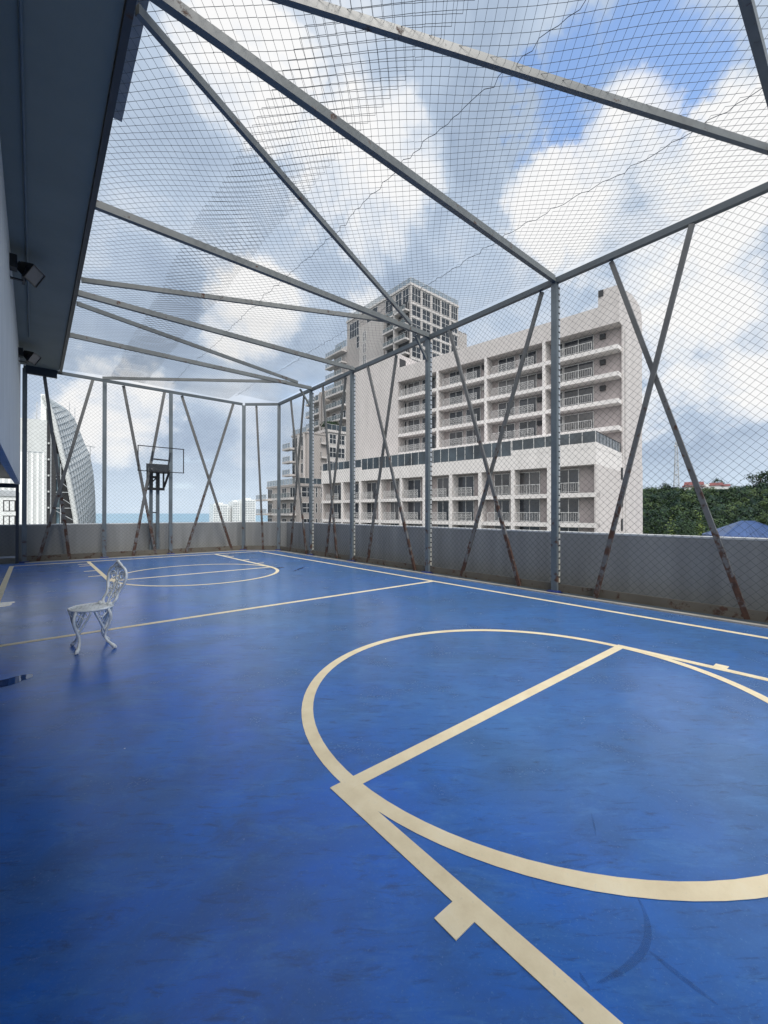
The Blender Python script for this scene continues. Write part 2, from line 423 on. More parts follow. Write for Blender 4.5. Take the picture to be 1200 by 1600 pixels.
# ------------------------------------------------------------------ fences
POSTS = [-2.45, .72, 3.849, 7.073, 10.226, 12.657]
rf = thing('mesh_fence', 'tall rusty chain link fence along the long side of the blue court', 'fence', (XF, 6, 0))
def rpost(x, y, parent, ax='y'):
    p = MB()
    if ax == 'y':
        p.box(x-.035, x+.035, y-.055, y+.055, .0, ZT-.05)
        o = p.build('post', 'post', parent)
        MB().box(x+.037, x+.085, y-.0585, y-.0535, .12, ZT-.1).build('flange', 'flange', o)
        MB().box(x-.12, x+.10, y-.10, y+.10, -.018, .045).build('base_plate', 'footblue', o, bevel=.008)
    else:
        p.box(x-.055, x+.055, y-.035, y+.035, .0, ZT-.05)
        o = p.build('post', 'post', parent)
        MB().box(x-.11, x+.11, y-.12, y+.09, -.018, .045).build('base_plate', 'footblue', o, bevel=.008)
    return o
for y in POSTS: rpost(XF, y, rf)
MB().box(XF-.04, XF+.04, -5.6, 15.12, ZT-.05, ZT+.05).build('top_rail', 'rail', rf)
MB().box(XF+.030, XF+.052, -5.6, 15.06, .025, .165).build('bottom_rail', 'rustplate', rf)
BR = [((-.05,), 0)]
braces = [(2.89, 1.16), (1.76, 3.12), (4.13, 6.08), (6.37, 4.57), (8.28, 9.52), (9.44, 7.50), (10.63, 11.76), (11.86, 11.01), (13.23, 14.23), (14.1, 12.94), (-2.1, .2), (.4, -1.9)]
for i, (a, b) in enumerate(braces):
    dx = .052 if i % 2 == 0 else -.015
    MB().bar((XF+dx, a, ZT-.06), (XF+dx, b, .03), .068, .05, 0, (1, 0, 0)).build('brace', 'brace', rf)
segs = [-5.6]+POSTS+[15.05]
for a, b in zip(segs[:-1], segs[1:]): fence_panel((XF+.058, a), (XF+.058, b), .17, ZT-.04, rf)
# knee struts under the cross beams
for y in (7.073, 12.657):
    MB().bar((XF-.03, y, ZT-.55), (XF-.42, y, ZT-.05), .05, .05, 0, (0, 1, 0)).build('knee_strut', 'beam', rf)

ff = thing('mesh_fence', 'tall chain link fence across the far end, basketball stand behind it', 'fence', (3, YF, 0))
FX = [-.215, 1.729, 3.673]
for x in FX: rpost(x, YF, ff, 'x')
MB().box(-.25, 6.22, YF-.035, YF+.035, ZT-.05, ZT+.04).build('top_rail', 'rail', ff)
MB().box(-.25, 6.22, YF+.03, YF+.05, .02, .19).build('bottom_rail', 'rustplate', ff)
for i, (a, b) in enumerate([(.216, .845), (1.41, .097), (2.252, 3.218), (3.464, 2.535), (4.04, 5.848), (5.862, 4.178)]):
    dy = .05 if i % 2 == 0 else -.012
    MB().bar((a, YF+dy, ZT-.06), (b, YF+dy, .03), .085, .05, 0, (0, 1, 0)).build('brace', 'brace', ff)
sx = FX+[6.2]
for a, b in zip(sx[:-1], sx[1:]): fence_panel((a, YF+.056), (b, YF+.056), .19, ZT-.04, ff)

cf = thing('mesh_fence', 'short angled chain link fence closing the far right corner', 'fence', (6.8, 15.6, 0))
C0, C1 = Vector((6.278, YF-.01, 0)), Vector((XF, 15.103, 0)); cd = (C1-C0).normalized(); cn = Vector((-cd.y, cd.x, 0))
for p in (C0, C1):
    o = MB().bar(p, p+Vector((0, 0, ZT-.05)), .115, .075, 0, cn).build('post', 'post', cf)
    MB().bar(p-Vector((0, 0, .018)), p+Vector((0, 0, .045)), .22, .22, 0, cn).build('base_plate', 'footblue', o)
up = Vector((0, 0, ZT-.005))
MB().bar(C0+cd*.06+up, C1-cd*.05+up, .075, .09).build('top_rail', 'rail', cf)
MB().bar(C0+cd*.06+cn*.045+Vector((0, 0, .10)), C1-cd*.06+cn*.045+Vector((0, 0, .10)), .02, .16).build('bottom_rail', 'rustplate', cf)
MB().bar(C0+cd*.48+cn*.04+Vector((0, 0, ZT-.06)), C0+cd*.76+cn*.04+Vector((0, 0, .04)), .07, .05, 0, cn).build('brace', 'brace', cf)
a, b = C0+cd*.06+cn*.06, C1-cd*.06+cn*.06
fence_panel((a.x, a.y), (b.x, b.y), .18, ZT-.05, cf)
# low screen under the building at the far left
lf = thing('mesh_fence', 'low navy framed chain link screen beneath the grey wall, far left', 'fence', (-2, YF, 0))
for x in (-.37, -2.4, -4.4):
    MB().box(x-.035, x+.035, YF-.04, YF+.04, 0, 2.17).build('post', 'navy', lf)
MB().box(-6, -.335, YF-.04, YF+.04, 2.17, 2.295).build('top_rail', 'navy', lf)
MB().box(-6, -.41, YF-.03, YF+.03, .16, .21).build('bottom_rail', 'steel', lf)
fence_panel((-6, YF+.05), (-.4, YF+.05), .2, 2.17, lf)

# ------------------------------------------------------------------ parapets
def para(label, pts):
    t = thing('parapet_wall', label, 'wall', (pts[0][0], pts[0][1], 0))
    MB().prism(pts, -1.2, 1.075).build('wall', 'parapet', t)
    c = [(x, y) for x, y in pts]
    MB().prism(c, 1.0752, 1.108).build('coping', 'cap', t, bevel=.006)
para('long grey parapet wall behind the fence on the right', [(7.75, -7.5), (7.93, -7.5), (7.93, 15.36), (7.75, 15.28)])
para('grey parapet wall across the far end of the court, sea beyond', [(-7, 16.5), (6.42, 16.5), (6.5, 16.68), (-7, 16.68)])
para('short angled grey parapet wall in the far right corner', [(6.425, 16.5), (7.75, 15.285), (7.93, 15.365), (6.505, 16.68)])

# ------------------------------------------------------------------ roof frame and net
rt = thing('roof_frame', 'grey steel roof frame of cross beams and slanting struts over the court', 'steel frame', (4, 6, ZT))
CB = [-2.45, .72, 3.849, 7.02, 10.07, 12.57]
for y in CB: MB().box(.64, XF-.042, y-.037, y+.037, ZT-.02, ZT+.085).build('cross_beam', 'beam', rt)
for p, q in [((.66, 3.60), (6.95, .69)), ((.66, 4.06), (6.5, 6.82)), ((.66, 9.44), (6.1, 7.0)), ((.66, 10.56), (6.6, 12.28)), ((1.66, 15.86), (6.3, 12.45)), ((.66, .9), (6.9, -2.3))]:
    MB().bar((p[0], p[1], ZT+.022), (q[0], q[1], ZT+.028), .050, .085).build('diagonal_strut', 'beam', rt)
MB().box(.575, .638, -5.6, YF-.05, ZT-.03, ZT+.10).build('edge_beam', 'edge', rt)

def net_sheet(x0, x1, y0, y1, parent, z_off, r=.0026, w=.124, ph=0.0):
    Z = zigzag(x1-x0, y1-y0, w)
    X = x0+Z[..., 0]; Y = y0+Z[..., 1]
    beams = np.array([-5.6, -2.45, .72, 3.849, 7.02, 10.07, 12.57, 16.1])
    idx = np.clip(np.searchsorted(beams, Y)-1, 0, len(beams)-2)
    t = (Y-beams[idx])/(beams[idx+1]-beams[idx])
    sag = np.sin(np.pi*np.clip(t, 0, 1))**2*np.sin(np.pi*np.clip((X-.6)/6.7, 0, 1))**.5
    S = ZT+.10 + z_off - .05*sag + .02*np.sin(X*2.3+Y*1.1+ph)*np.sin(Y*1.9-X*.7) 
    X = X + .022*np.sin(Y*1.35+X*.6+ph) + .012*np.sin(Y*3.7+ph) + nrs.normal(0, .0018, X.shape)
    Y = Y + .035*np.sin(X*1.5+Y*.5+ph) + .012*np.sin(X*4.1)
    P = np.stack([X, Y, S], axis=-1)
    V, F = wires(P, r)
    return np_mesh('net_sheet', V, F, 'netwire', parent)
rn = thing('roof_net', 'chain link net stretched over the roof beams, doubled along one strip', 'net', (4, 6, ZT+.1))
net_sheet(.60, 2.85, -5.5, 16.0, rn, .012, ph=1.3)
net_sheet(1.85, 5.68, -5.5, 16.0, rn, .0)
net_sheet(5.66, XF, -5.5, 15.2, rn, .0, ph=.4)
for xs in (3.52, 5.67):
    pts = []; yy = -5.4
    while yy < 15.4:
        pts.append((xs+.014*math.sin(yy*31)+.03*math.sin(yy*1.3)+rnd.uniform(-.02, .02), yy, ZT+.085+.015*math.sin(yy*17)-.03*math.sin(math.pi*((yy+2.45)/3.1 % 1))**2)); yy += .085
    MB().tube(pts, .0038, 4).build('lacing_wire', 'netwire', rn)

# ------------------------------------------------------------------ building over the left side
XW = -.307
lb = thing('building', 'grey building overhanging the left side of the court', 'building', (XW, 6, 0))
MB().box(-.42, XW, -7.5, 15.9, 2.27, ZT).build('wall', 'lwall', lb)
MB().box(-6.5, -.424, -7.5, 15.9, 2.42, 2.8).build('ceiling', 'navy', lb)
MB().box(-7, -6.6, -7.5, 15.9, 0, 2.42).build('back_wall', 'lwall', lb)
MB().box(-7, .565, -7.5, 15.85, ZT+.004, ZT+.35).build('soffit', 'soffit', lb)
MB().box(-.19, .52, 15.86, 15.95, ZT-.22, ZT+.10).build('soffit_beam', 'navy', lb)
MB().box(.64, .78, -7.5, 5.75, 6.06, 6.36).build('fascia_board', 'flap', lb)
MB().box(-12, .1, -12, 15.5, ZT+.36, ZT+.8).build('upper_walls', 'lwall', lb)
MB().tube([(-.1, -5, ZT-.012), (-.1, 13.2, ZT-.012)], .014, 8).build('conduit', 'conduit', lb)

def floodlight(y, xoff, label):
    t = thing('floodlight', label, 'floodlight', (XW, y, 5.35), 0, 'floodlights under the soffit')
    M4 = Matrix.Translation((XW+.22+xoff, y, 5.43)) @ Matrix.Rotation(R(-25), 4, 'Z') @ Matrix.Rotation(R(32), 4, 'Y')
    def tr(mb): mb.v = [tuple(M4 @ Vector(v)) for v in mb.v]; return mb
    h = MB(); i = len(h.v)
    f = [(.10, -.18, -.13), (.10, .18, -.13), (.10, .18, .13), (.10, -.18, .13)]; bk = [(-.10, -.10, -.07), (-.10, .10, -.07), (-.10, .10, .07), (-.10, -.10, .07)]
    h.v += f+bk; h.f += [(4, 5, 6, 7)]+[(a, (a+1) % 4, 4+(a+1) % 4, 4+a) for a in range(4)]; h.m += [0]*5
    for a, b_, c, d in ((-.18, .18, -.13, -.115), (-.18, .18, .115, .13), (-.18, -.165, -.115, .115), (.165, .18, -.115, .115)): h.box(.10, .118, a, b_, c, d)
    for q in range(5): h.box(-.13, -.1, -.09+q*.042, -.075+q*.042, -.06, .06)
    tr(h).build('housing', 'black', t)
    tr(MB().box(.098, .106, -.165, .165, -.115, .115)).build('glass', 'lampglass', t)
    MB().bar((XW, y, 5.26), (XW+.16, y, 5.26), .05, .02).bar((XW+.16, y-.16, 5.27), (XW+.16, y+.16, 5.27), .04, .015).bar((XW+.16, y-.16, 5.27), (XW+.20+xoff, y-.19, 5.43), .03, .012).bar((XW+.16, y+.16, 5.27), (XW+.20+xoff, y+.19, 5.43), .03, .012).build('bracket', 'black', t)
    MB().box(XW, XW+.09, y-.30, y-.12, 5.32, 5.52).build('gear_box', 'black', t)
floodlight(9.05, 0, 'large black floodlight nearer the camera, high on the grey wall')
floodlight(13.9, 0, 'small looking black floodlight at the far end of the soffit')

# ------------------------------------------------------------------ chair
ch = thing('garden_chair', 'white ornate cast metal chair standing alone on the court', 'chair', (.49, 5.46, 0))
cx, cy, sr, sz = .475, 5.465, .195, .435
s = MB()
n = 36
s.tube([(cx+sr*math.cos(2*math.pi*k/n), cy+sr*math.sin(2*math.pi*k/n), sz) for k in range(n)], .013, 8, closed=True)
s.tube([(cx+(sr-.03)*math.cos(2*math.pi*k/n), cy+(sr-.03)*math.sin(2*math.pi*k/n), sz+.004) for k in range(n)], .010, 6, closed=True)
for fam in (0.6, 0.6+math.pi/2):
    for q in range(-3, 4):
        d = q*.046; h = math.sqrt(max(0, (sr-.012)**2-d*d))
        ca, sa = math.cos(fam), math.sin(fam)
        s.bar((cx+d*ca-h*sa, cy+d*sa+h*ca, sz+.004+.0006*(fam > 1)), (cx+d*ca+h*sa, cy+d*sa-h*ca, sz+.004+.0006*(fam > 1)), .022, .010)
for k in range(40):
    a, b_ = 2*math.pi*k/40, 2*math.pi*(k+1)/40
    s.poly([(cx+(sr-.034)*math.cos(a), cy+(sr-.034)*math.sin(a), sz+.0045), (cx+sr*math.cos(a), cy+sr*math.sin(a), sz+.006), (cx+sr*math.cos(b_), cy+sr*math.sin(b_), sz+.006), (cx+(sr-.034)*math.cos(b_), cy+(sr-.034)*math.sin(b_), sz+.0045)])
s.build('seat', 'chair', ch, smooth=True)
def bez(p0, p1, p2, p3, n=14):
    p0, p1, p2, p3 = map(Vector, (p0, p1, p2, p3)); out = []
    for k in range(n+1):
        t = k/n; out.append(p0*(1-t)**3+p1*3*t*(1-t)**2+p2*3*t*t*(1-t)+p3*t**3)
    return out
for sxn, syn, fx, fy in ((-1, -1, .335, 5.295), (-1, 1, .322, 5.665), (1, -1, .672, 5.275), (1, 1, .655, 5.640)):
    l = MB()
    ax, ay = cx+sxn*.125, cy+syn*.125
    foot = Vector((fx, fy, .012)); top = Vector((cx+sxn*.135, cy+syn*.135, sz-.008))
    knee = Vector((ax+sxn*.03, ay+syn*.03, .33))
    mid = Vector((ax-sxn*.012, ay-syn*.012, .16))
    main = bez(top, top+Vector((sxn*.055, syn*.055, -.09)), mid+Vector((sxn*.03, syn*.03, .09)), mid, 10)+bez(mid, mid+Vector((-sxn*.008, -syn*.008, -.08)), foot+Vector((-sxn*.03, -syn*.03, .05)), foot, 9)[1:]
    N = len(main); l.tube(main, [.0165-.0035*math.sin(math.pi*k/N)+(.004 if k > N-4 else 0) for k in range(N)], 8)
    # side branches running to the seat rim, joined into the leg low down
    for tx, ty in ((cx+sxn*.19, cy+syn*.02), (cx+sxn*.02, cy+syn*.19)):
        t2 = Vector((tx, ty, sz-.006))
        br = bez(t2, t2+Vector((0, 0, -.05)), mid+Vector(((tx-ax)*.35, (ty-ay)*.35, .14)), mid+Vector((0, 0, .03)), 10)
        l.tube(br, [.0105]*5+[.0115]*6, 6)
        c = (t2+top)/2+Vector((0, 0, -.045)); dv = (t2-top).normalized()
        l.tube([c+dv*.028*math.cos(q)+Vector((0, 0, .032*math.sin(q))) for q in [x*.55 for x in range(11)]], .0055, 6)
        l.tube([top+Vector((0, 0, -.03)), c+Vector((0, 0, -.03)), mid+Vector((0, 0, .10))], .006, 6)
    l.sphere(foot+Vector((0, 0, .002)), .017, 8, sz=.8)
    l.build('leg', 'chair', ch, smooth=True)
bk = MB()
def bp(v, h):   # back surface: v across (Y), h height above the seat
    lean = .02+.20*h+.12*h*h + .05*math.sin(math.pi*min(1, h/.46))
    px_, py_ = .145+lean-.30*v*v, v; ca_, sa_ = math.cos(.42), math.sin(.42)
    return Vector((cx+px_*ca_-py_*sa_, cy+px_*sa_+py_*ca_-.03, sz+.01+h))
out = [(-.055, 0), (-.10, .02), (-.115, .06), (-.095, .10), (-.115, .16), (-.15, .22), (-.165, .28), (-.155, .34), (-.12, .385), (-.075, .40), (-.045, .43), (0, .455)]
out = out+[(-a, b_) for a, b_ in out[-2::-1]]
def sm(pts, it=2):
    for _ in range(it):
        q = [pts[0]]
        for a, b_ in zip(pts[:-1], pts[1:]): q += [(a[0]*.75+b_[0]*.25, a[1]*.75+b_[1]*.25), (a[0]*.25+b_[0]*.75, a[1]*.25+b_[1]*.75)]
        pts = q+[pts[-1]]
    return pts
bk.tube([bp(*p) for p in sm(out)], .015, 8)
for sg in (-1, 1):
    for ccx, ccy, r0, turns, d0 in ((.075, .30, .052, 1.4, 0), (.055, .19, .042, 1.35, 2), (.045, .095, .032, 1.2, 1), (.035, .385, .026, 1.2, 2)):
        pts = [(sg*(ccx+r0*(1-.62*q/22)*math.cos(d0+turns*2*math.pi*q/22)), ccy+r0*(1-.62*q/22)*math.sin(d0+turns*2*math.pi*q/22)) for q in range(23)]
        bk.tube([bp(*p) for p in pts], .0085, 6)
    bk.tube([bp(*p) for p in sm([(sg*.012, .0), (sg*.03, .10), (sg*.012, .2), (sg*.028, .3), (sg*.008, .40), (0, .45)])], .0075, 6)
    bk.tube([bp(*p) for p in sm([(sg*.115, .16), (sg*.07, .15), (sg*.03, .13)])], .0065, 6)
    bk.sphere(bp(sg*.085, -.002)+Vector((-.02, 0, .012)), .026, 10)
bk.sphere(bp(0, .46), .017, 8)
bk.sphere(bp(0, .25), .016, 8)
bk.build('backrest', 'chair', ch, smooth=True)

# ------------------------------------------------------------------ basketball stand (outside the far fence)
hp = thing('basketball_hoop', 'basketball stand with clear backboard behind the far fence', 'basketball stand', (3.2, 16.25, 0))
for x in (3.10, 3.31):
    MB().box(x-.05, x+.05, 16.2, 16.3, -.02, 2.40).build('post', 'post', hp)
MB().box(3.15, 3.26, 16.23, 16.26, 1.45, 1.49).build('tie_bar', 'black', hp)
h = MB()
h.box(3.045, 3.155, 16.19, 16.31, 2.30, 3.10).box(3.255, 3.365, 16.19, 16.31, 2.30, 3.10)
h.box(3.155, 3.255, 16.2, 16.3, 2.66, 2.74)
h.box(2.93, 3.50, 16.10, 16.15, 2.24, 2.33); h.box(2.94, 2.99, 16.10, 16.15, 2.33, 2.95); h.box(3.44, 3.49, 16.10, 16.15, 2.33, 2.95)
h.bar((3.155, 16.25, 2.55), (3.255, 16.25, 2.66), .04, .04)
h.build('mount_frame', 'black', hp)
MB().box(2.99, 3.60, 15.98, 16.34, 2.84, 3.14).box(2.92, 2.99, 16.0, 16.1, 2.9, 3.14).build('counterweight_box', 'black', hp, bevel=.01)
a = MB()
for x in (3.06, 3.60):
    a.bar((x, 16.15, 2.84), (x+.02, 15.90, 3.55), .045, .045); a.bar((x, 16.15, 2.85), (x, 15.9, 2.95), .045, .045)
a.bar((3.06, 15.97, 3.30), (3.60, 15.97, 3.28), .05, .05)
a.bar((3.48, 16.12, 2.35), (3.60, 15.95, 2.86), .05, .05); a.bar((2.96, 16.12, 2.35), (3.06, 15.95, 2.86), .05, .05)
a.build('support_arm', 'black', hp)
b = MB(); yb = 15.86
b.box(2.63, 4.06, yb-.018, yb+.018, 2.855, 2.88).box(2.63, 4.06, yb-.018, yb+.018, 3.69, 3.715).box(2.63, 2.655, yb-.018, yb+.018, 2.88, 3.69).box(4.035, 4.06, yb-.018, yb+.018, 2.88, 3.69)
bo = b.build('backboard', 'black', hp)
MB().box(2.655, 4.035, yb-.005, yb+.005, 2.88, 3.69).build('panel', 'board', bo)

# ------------------------------------------------------------------ facade helpers
_wr = random.Random(21)
def window(parent, mp, a0, a1, z0, z1, nx=2, nz=1, gl='glass', fr='wframe', ft=.06, mz=None, deep=.05):
    """mp(a, d, z): facade coordinate a, depth d into the wall, height z -> local point"""
    f = MB()
    def bx(mb, aa, ab, za, zb, d0, d1):
        p, q = mp(aa, d0, za), mp(ab, d1, zb)
        mb.box(min(p[0], q[0]), max(p[0], q[0]), min(p[1], q[1]), max(p[1], q[1]), za, zb)
    bx(f, a0, a1, z1-ft, z1, -.01, .06); bx(f, a0, a1, z0, z0+ft, -.01, .06)
    for i in range(nx+1):
        c = a0+(a1-a0)*i/nx; c = min(max(c, a0+ft/2), a1-ft/2); bx(f, c-ft/2, c+ft/2, z0+ft, z1-ft, -.01, .058)
    if nz > 1:
        zz = mz if mz else (z0+z1)/2; bx(f, a0+ft, a1-ft, zz-ft/2, zz+ft/2, -.006, .05)
    o = f.build('window', fr, parent, True)
    g = MB(); bx(g, a0+ft, a1-ft, z0+ft, z1-ft, .03, .04); g.build('pane', _wr.choice(['glass', 'glass', 'glass', 'glassc', 'glassb']) if gl == 'glass' else gl, o, True)
    return o
def fbox(mb, mp, a0, a1, d0, d1, z0, z1, m=0):
    p, q = mp(a0, d0, z0), mp(a1, d1, z1)
    mb.box(min(p[0], q[0]), max(p[0], q[0]), min(p[1], q[1]), max(p[1], q[1]), z0, z1, m)
def baluster(parent, mp, a0, a1, z0, d=0.0, h=1.0, sp=.17, lattice=True):
    r = MB()
    fbox(r, mp, a0, a1, d-.025, d+.025, z0+h-.05, z0+h); fbox(r, mp, a0, a1, d-.02, d+.02, z0+.10, z0+.14)
    n = max(2, int((a1-a0)/sp))
    for i in range(n+1):
        c = a0+.02+(a1-a0-.04)*i/n; w = .045 if i in (0, n//2, n) else .022
        fbox(r, mp, c-w/2, c+w/2, d-.015, d+.015, z0 if w > .04 else z0+.14, z0+h-.05)
    if lattice:
        for i in range(n):
            c0 = a0+.02+(a1-a0-.04)*i/n; c1 = a0+.02+(a1-a0-.04)*(i+1)/n
            if i % 2 == 0:
                r.bar(mp(c0, d, z0+.3), mp(c1, d, z0+.58), .02, .02); r.bar(mp(c0, d, z0+.58), mp(c1, d, z0+.86), .02, .02)
            else:
                r.bar(mp(c0, d, z0+.58), mp(c1, d, z0+.3), .02, .02); r.bar(mp(c0, d, z0+.86), mp(c1, d, z0+.58), .02, .02)
    return r.build('balcony_railing', 'wframe', parent, True)
def glass_rail(parent, mp, a0, a1, z0, z1, d=0.0, sp=1.2, gl='rglass', name='glass_railing', fr='wframe', dir_d=False):
    f, g = MB(), MB(); n = max(1, round((a1-a0)/sp))
    fbox(f, mp, a0, a1, d-.03, d+.03, z1-.05, z1)
    for i in range(n+1):
        c = a0+.03+(a1-a0-.06)*i/n; fbox(f, mp, c-.03, c+.03, d-.028, d+.028, z0, z1-.05)
    o = f.build(name, fr, parent, True)
    for i in range(n):
        c0 = a0+.06+(a1-a0-.06)*i/n; c1 = a0+(a1-a0-.06)*(i+1)/n
        fbox(g, mp, c0, c1, d-.008, d+.008, z0+.04, z1-.052)
    g.build('pane', gl, o, True)
    return o

# ------------------------------------------------------------------ beige apartment block opposite
ab = thing('apartment_block', 'long beige apartment block with recessed balconies behind the fence', 'apartment building', (39.843, 16.959, 0), math.atan2(-.99025, .1393))
GZ = -31
def lo(u, d, z): return (-u, d, z)              # lower front plane
def hi(u, d, z): return (-u, 8.6+d, z)          # upper slab edge plane
LU = 39.5
FLO = [3.0, .14, -2.7]                           # underside of slabs, lower block
# lower block shell
w = MB()
w.box(-LU, 0, 1.3, 19.8, GZ, 6.03); w.box(-LU, 0, 0, 1.3, GZ, -2.7); w.box(-.16, -.0, 0, 1.3, -2.7, 6.03); w.box(-LU, -LU+.3, 0, 1.3, -2.7, 6.03)
w.build('lower_walls', 'beige', ab, True)
s_ = MB(); s_.box(-LU-.05, .0, -.02, 10.2, 6.04, 7.57); s_.box(-8.3, .02, -.03, .3, 7.571, 8.09); s_.box(-.3, .02, .3, 9.8, 7.571, 8.09)
s_.box(-LU-.05, -30.8, -.03, .3, 7.571, 7.98)
s_.build('terrace_band', 'white', ab, True)
for zb in FLO[:2]:
    MB().box(-LU, 0, -.015, 1.3, zb, zb+.42).build('balcony_slab', 'white', ab, True)
MB().box(-LU, 0, -.015, 1.3, -2.7, -2.3).build('balcony_slab', 'white', ab, True)
piers = [4.33, 8.14, 12.0, 15.85, 19.74, 23.46, 27.23, 31.0, 34.8]
for i, u in enumerate(piers):
    hw = .2 if i % 2 else .19
    MB().box(-u-hw, -u+hw, -.03, 1.3, -2.7, 6.03).build('pier', 'white', ab, True)
# bays: (window start, window end) on the recessed wall
bays = [(1.85, 3.85), (5.67, 7.95), (9.0, 10.85), (13.4, 15.6), (16.85, 18.55), (21.1, 23.25), (24.8, 26.3), (28.9, 30.8), (31.4, 33.6), (36.0, 38.2)]
def rec(u, d, z): return (-u, 1.17+d, z)
for zf, zt in ((3.42, 5.84), (.56, 2.98), (-2.28, .12)):
    for a0, a1 in bays:
        window(ab, rec, a0, a1, zf, zt, 2, 1, ft=.07)
        if zf > -1: baluster(ab, lo, a0-.35, a1+.25, zf, .05, 1.02, .16, a0 > 12)
# recess wall lining (pinkish, balcony shade darkened into its colour)
MB().box(-LU, -.16, 1.24, 1.255, -2.3, 6.03).build('recess_wall', 'beige_shaded', ab, True)
glass_rail(ab, lo, .05, 8.28, 8.09, 9.2, .12, 1.25, 'tglass')
glass_rail(ab, lo, 8.34, 30.8, 7.58, 9.2, .12, 1.12, 'tglass')
glass_rail(ab, lo, 30.85, 39.4, 7.99, 9.15, .12, 1.2, 'tglass')
def sidep(v, d, z): return (-.12-d, v, z)
glass_rail(ab, sidep, .4, 9.7, 8.09, 9.2, 0, 1.1, 'rglass', fr='dark')
# upper block
w = MB()
w.box(-31.5, .0, 10.25, 20.3, 7.6, 24.4)
w.box(-31.5, 0.0, 8.6, 10.25, 22.2, 24.42); w.box(-2.1, 0, 8.59, 10.25, 24.42, 26.23)
w.box(-.02, .06, 9.9, 20.3, GZ, 7.55); w.box(-.06, .07, 9.85, 10.25, 7.55, 22.2)
w.build('upper_walls', 'beige', ab, True)
# curved parapet climbing along the end wall
cu = MB(); prof = [(10.25, 26.23), (12.2, 26.9), (15, 27.5), (17.4, 27.7), (19, 27.6), (20.0, 27.1), (20.3, 26.2)]
n = len(prof); i = len(cu.v)
for x in (-2.1, .0): cu.v += [(x, v, zz) for v, zz in prof]+[(x, 20.3, 24.41), (x, 10.25, 24.41)]
k_ = n+2
cu.f += [tuple(range(i, i+k_)), tuple(range(i+k_, i+2*k_))[::-1]]+[(i+q, i+k_+q, i+k_+(q+1) % k_, i+(q+1) % k_) for q in range(k_)]; cu.m += [0]*(k_+2)
cu.build('roof_parapet', 'beige', ab, True)
MB().box(-41.2, -31.2, 8.62, 16.1, 7.6, 26.73).build('stair_core', 'beige', ab, True)
MB().box(-31.19, -31.17, 8.95, 10.5, 24.3, 26.05).build('core_opening', 'dark', ab, True)
UF = [19.36, 16.43, 13.49, 10.55]
for zb in UF:
    MB().prism([(-31.15, 8.6), (-.1, 8.6), (-.06, 9.9), (-.06, 10.25), (-31.15, 10.25)], zb, zb+.47).build('balcony_slab', 'white', ab, True)
for u in (23.7, 15.94, 8.17):
    MB().box(-u-.17, -u+.17, 8.58, 10.25, 7.6, 22.2).build('pier', 'white', ab, True)
MB().box(-31.15, 0, 10.19, 10.22, 7.6, 22.2).build('recess_wall', 'beige_shaded', ab, True)
ubays = [(2.98, 6.33), (6.42, 6.95), (9.66, 11.93), (12.54, 14.85), (17.51, 19.8), (20.36, 22.6), (25.1, 27.62), (28.05, 30.4), (30.62, 31.1)]  # last narrow window is added in place of a dark recess
def uw(u, d, z): return (-u, 10.10+d, z)
for zb in UF+[7.6]:
    zf = zb+.47 if zb > 8 else 7.65
    zt = zb+2.72 if zb > 8 else 10.2
    for a0, a1 in ubays:
        window(ab, uw, a0, a1, zf, zt, 1 if a1-a0 < 1 else 2, 1, ft=.07)
        if zb > 8: baluster(ab, hi, a0-.2, a1+.2, zf, .06, 1.0, .19, a0 > 7)
    if zb > 8:
        for u in (2.0, 16.9, 24.6, 9.2):
            if rnd.random() < .3: continue
            MB().box(-u-.28, -u+.28, 9.86, 10.18, zb+1.95, zb+2.5).build('air_conditioner', rnd.choice(['dark', 'dark', 'flap']), ab, True)
# pipe and slot windows on the end wall
MB().box(.07, .10, 11.0, 11.14, -8, 22).build('drain_pipe', 'tconc', ab, True)
for zz in (-.4, 2.2, 5.2): MB().box(.061, .075, 9.2, 9.9, zz, zz+1.3).build('wall_vent', 'dark', ab, True)
MB().box(-2.05, -1.55, 8.50, 8.58, 25.5, 26.2).build('roof_box', 'dark', ab, True)
# tall strip window left of the core
for q in range(6):
    MB().box(-41.9, -41.25, 9.1, 9.3, 9.4+q*2.65, 11.4+q*2.65).build('strip_window', 'glass', ab, True)
MB().box(-44, -41.21, 9.32, 16, 7.6, 24.4).build('rear_wing_wall', 'tgrey', ab, True)

# ------------------------------------------------------------------ stepped tower complex behind
tw = thing('stepped_tower', 'tall grey stepped apartment tower with glazed upper floors, leftmost of the blocks behind', 'tower', (73.9, 77.5, 0))
TX, TY = 73.9, 77.5
def T(mb, name, mat, par=None): 
    mb.v = [(x-TX, y-TY, z) for x, y, z in mb.v]; return mb.build(name, mat, par or tw, True)
def fr(x, d, z): return (x-TX, d, z)                         # front plane Y=77.5
def lf_(X0):
    return lambda y, d, z: (X0-TX+d, y-TY, z)                # left faces, normal -X
T(MB().box(73.95, 92.6, 77.55, 106, GZ, 60.1).box(92.6, 96.8, 77.8, 100, GZ, 53.6), 'main_walls', 'tgrey')
T(MB().box(73.7, 92.7, 77.3, 106.2, 60.12, 60.7), 'roof_slab', 'tconc')
glass_rail(tw, fr, 74, 92.5, 60.72, 62.2, .1, 1.5)
glass_rail(tw, lf_(73.9), 77.6, 106, 60.72, 62.2, .1, 1.6)
cols = [(74.3, 77.5), (78.1, 81.1), (81.9, 85.0), (85.5, 88.8), (89.5, 92.2)]
rows = [(56.2, 59.9), (52.5, 55.3), (48.9, 51.8), (45.4, 48.3), (41.8, 44.7), (38.2, 41.1)]
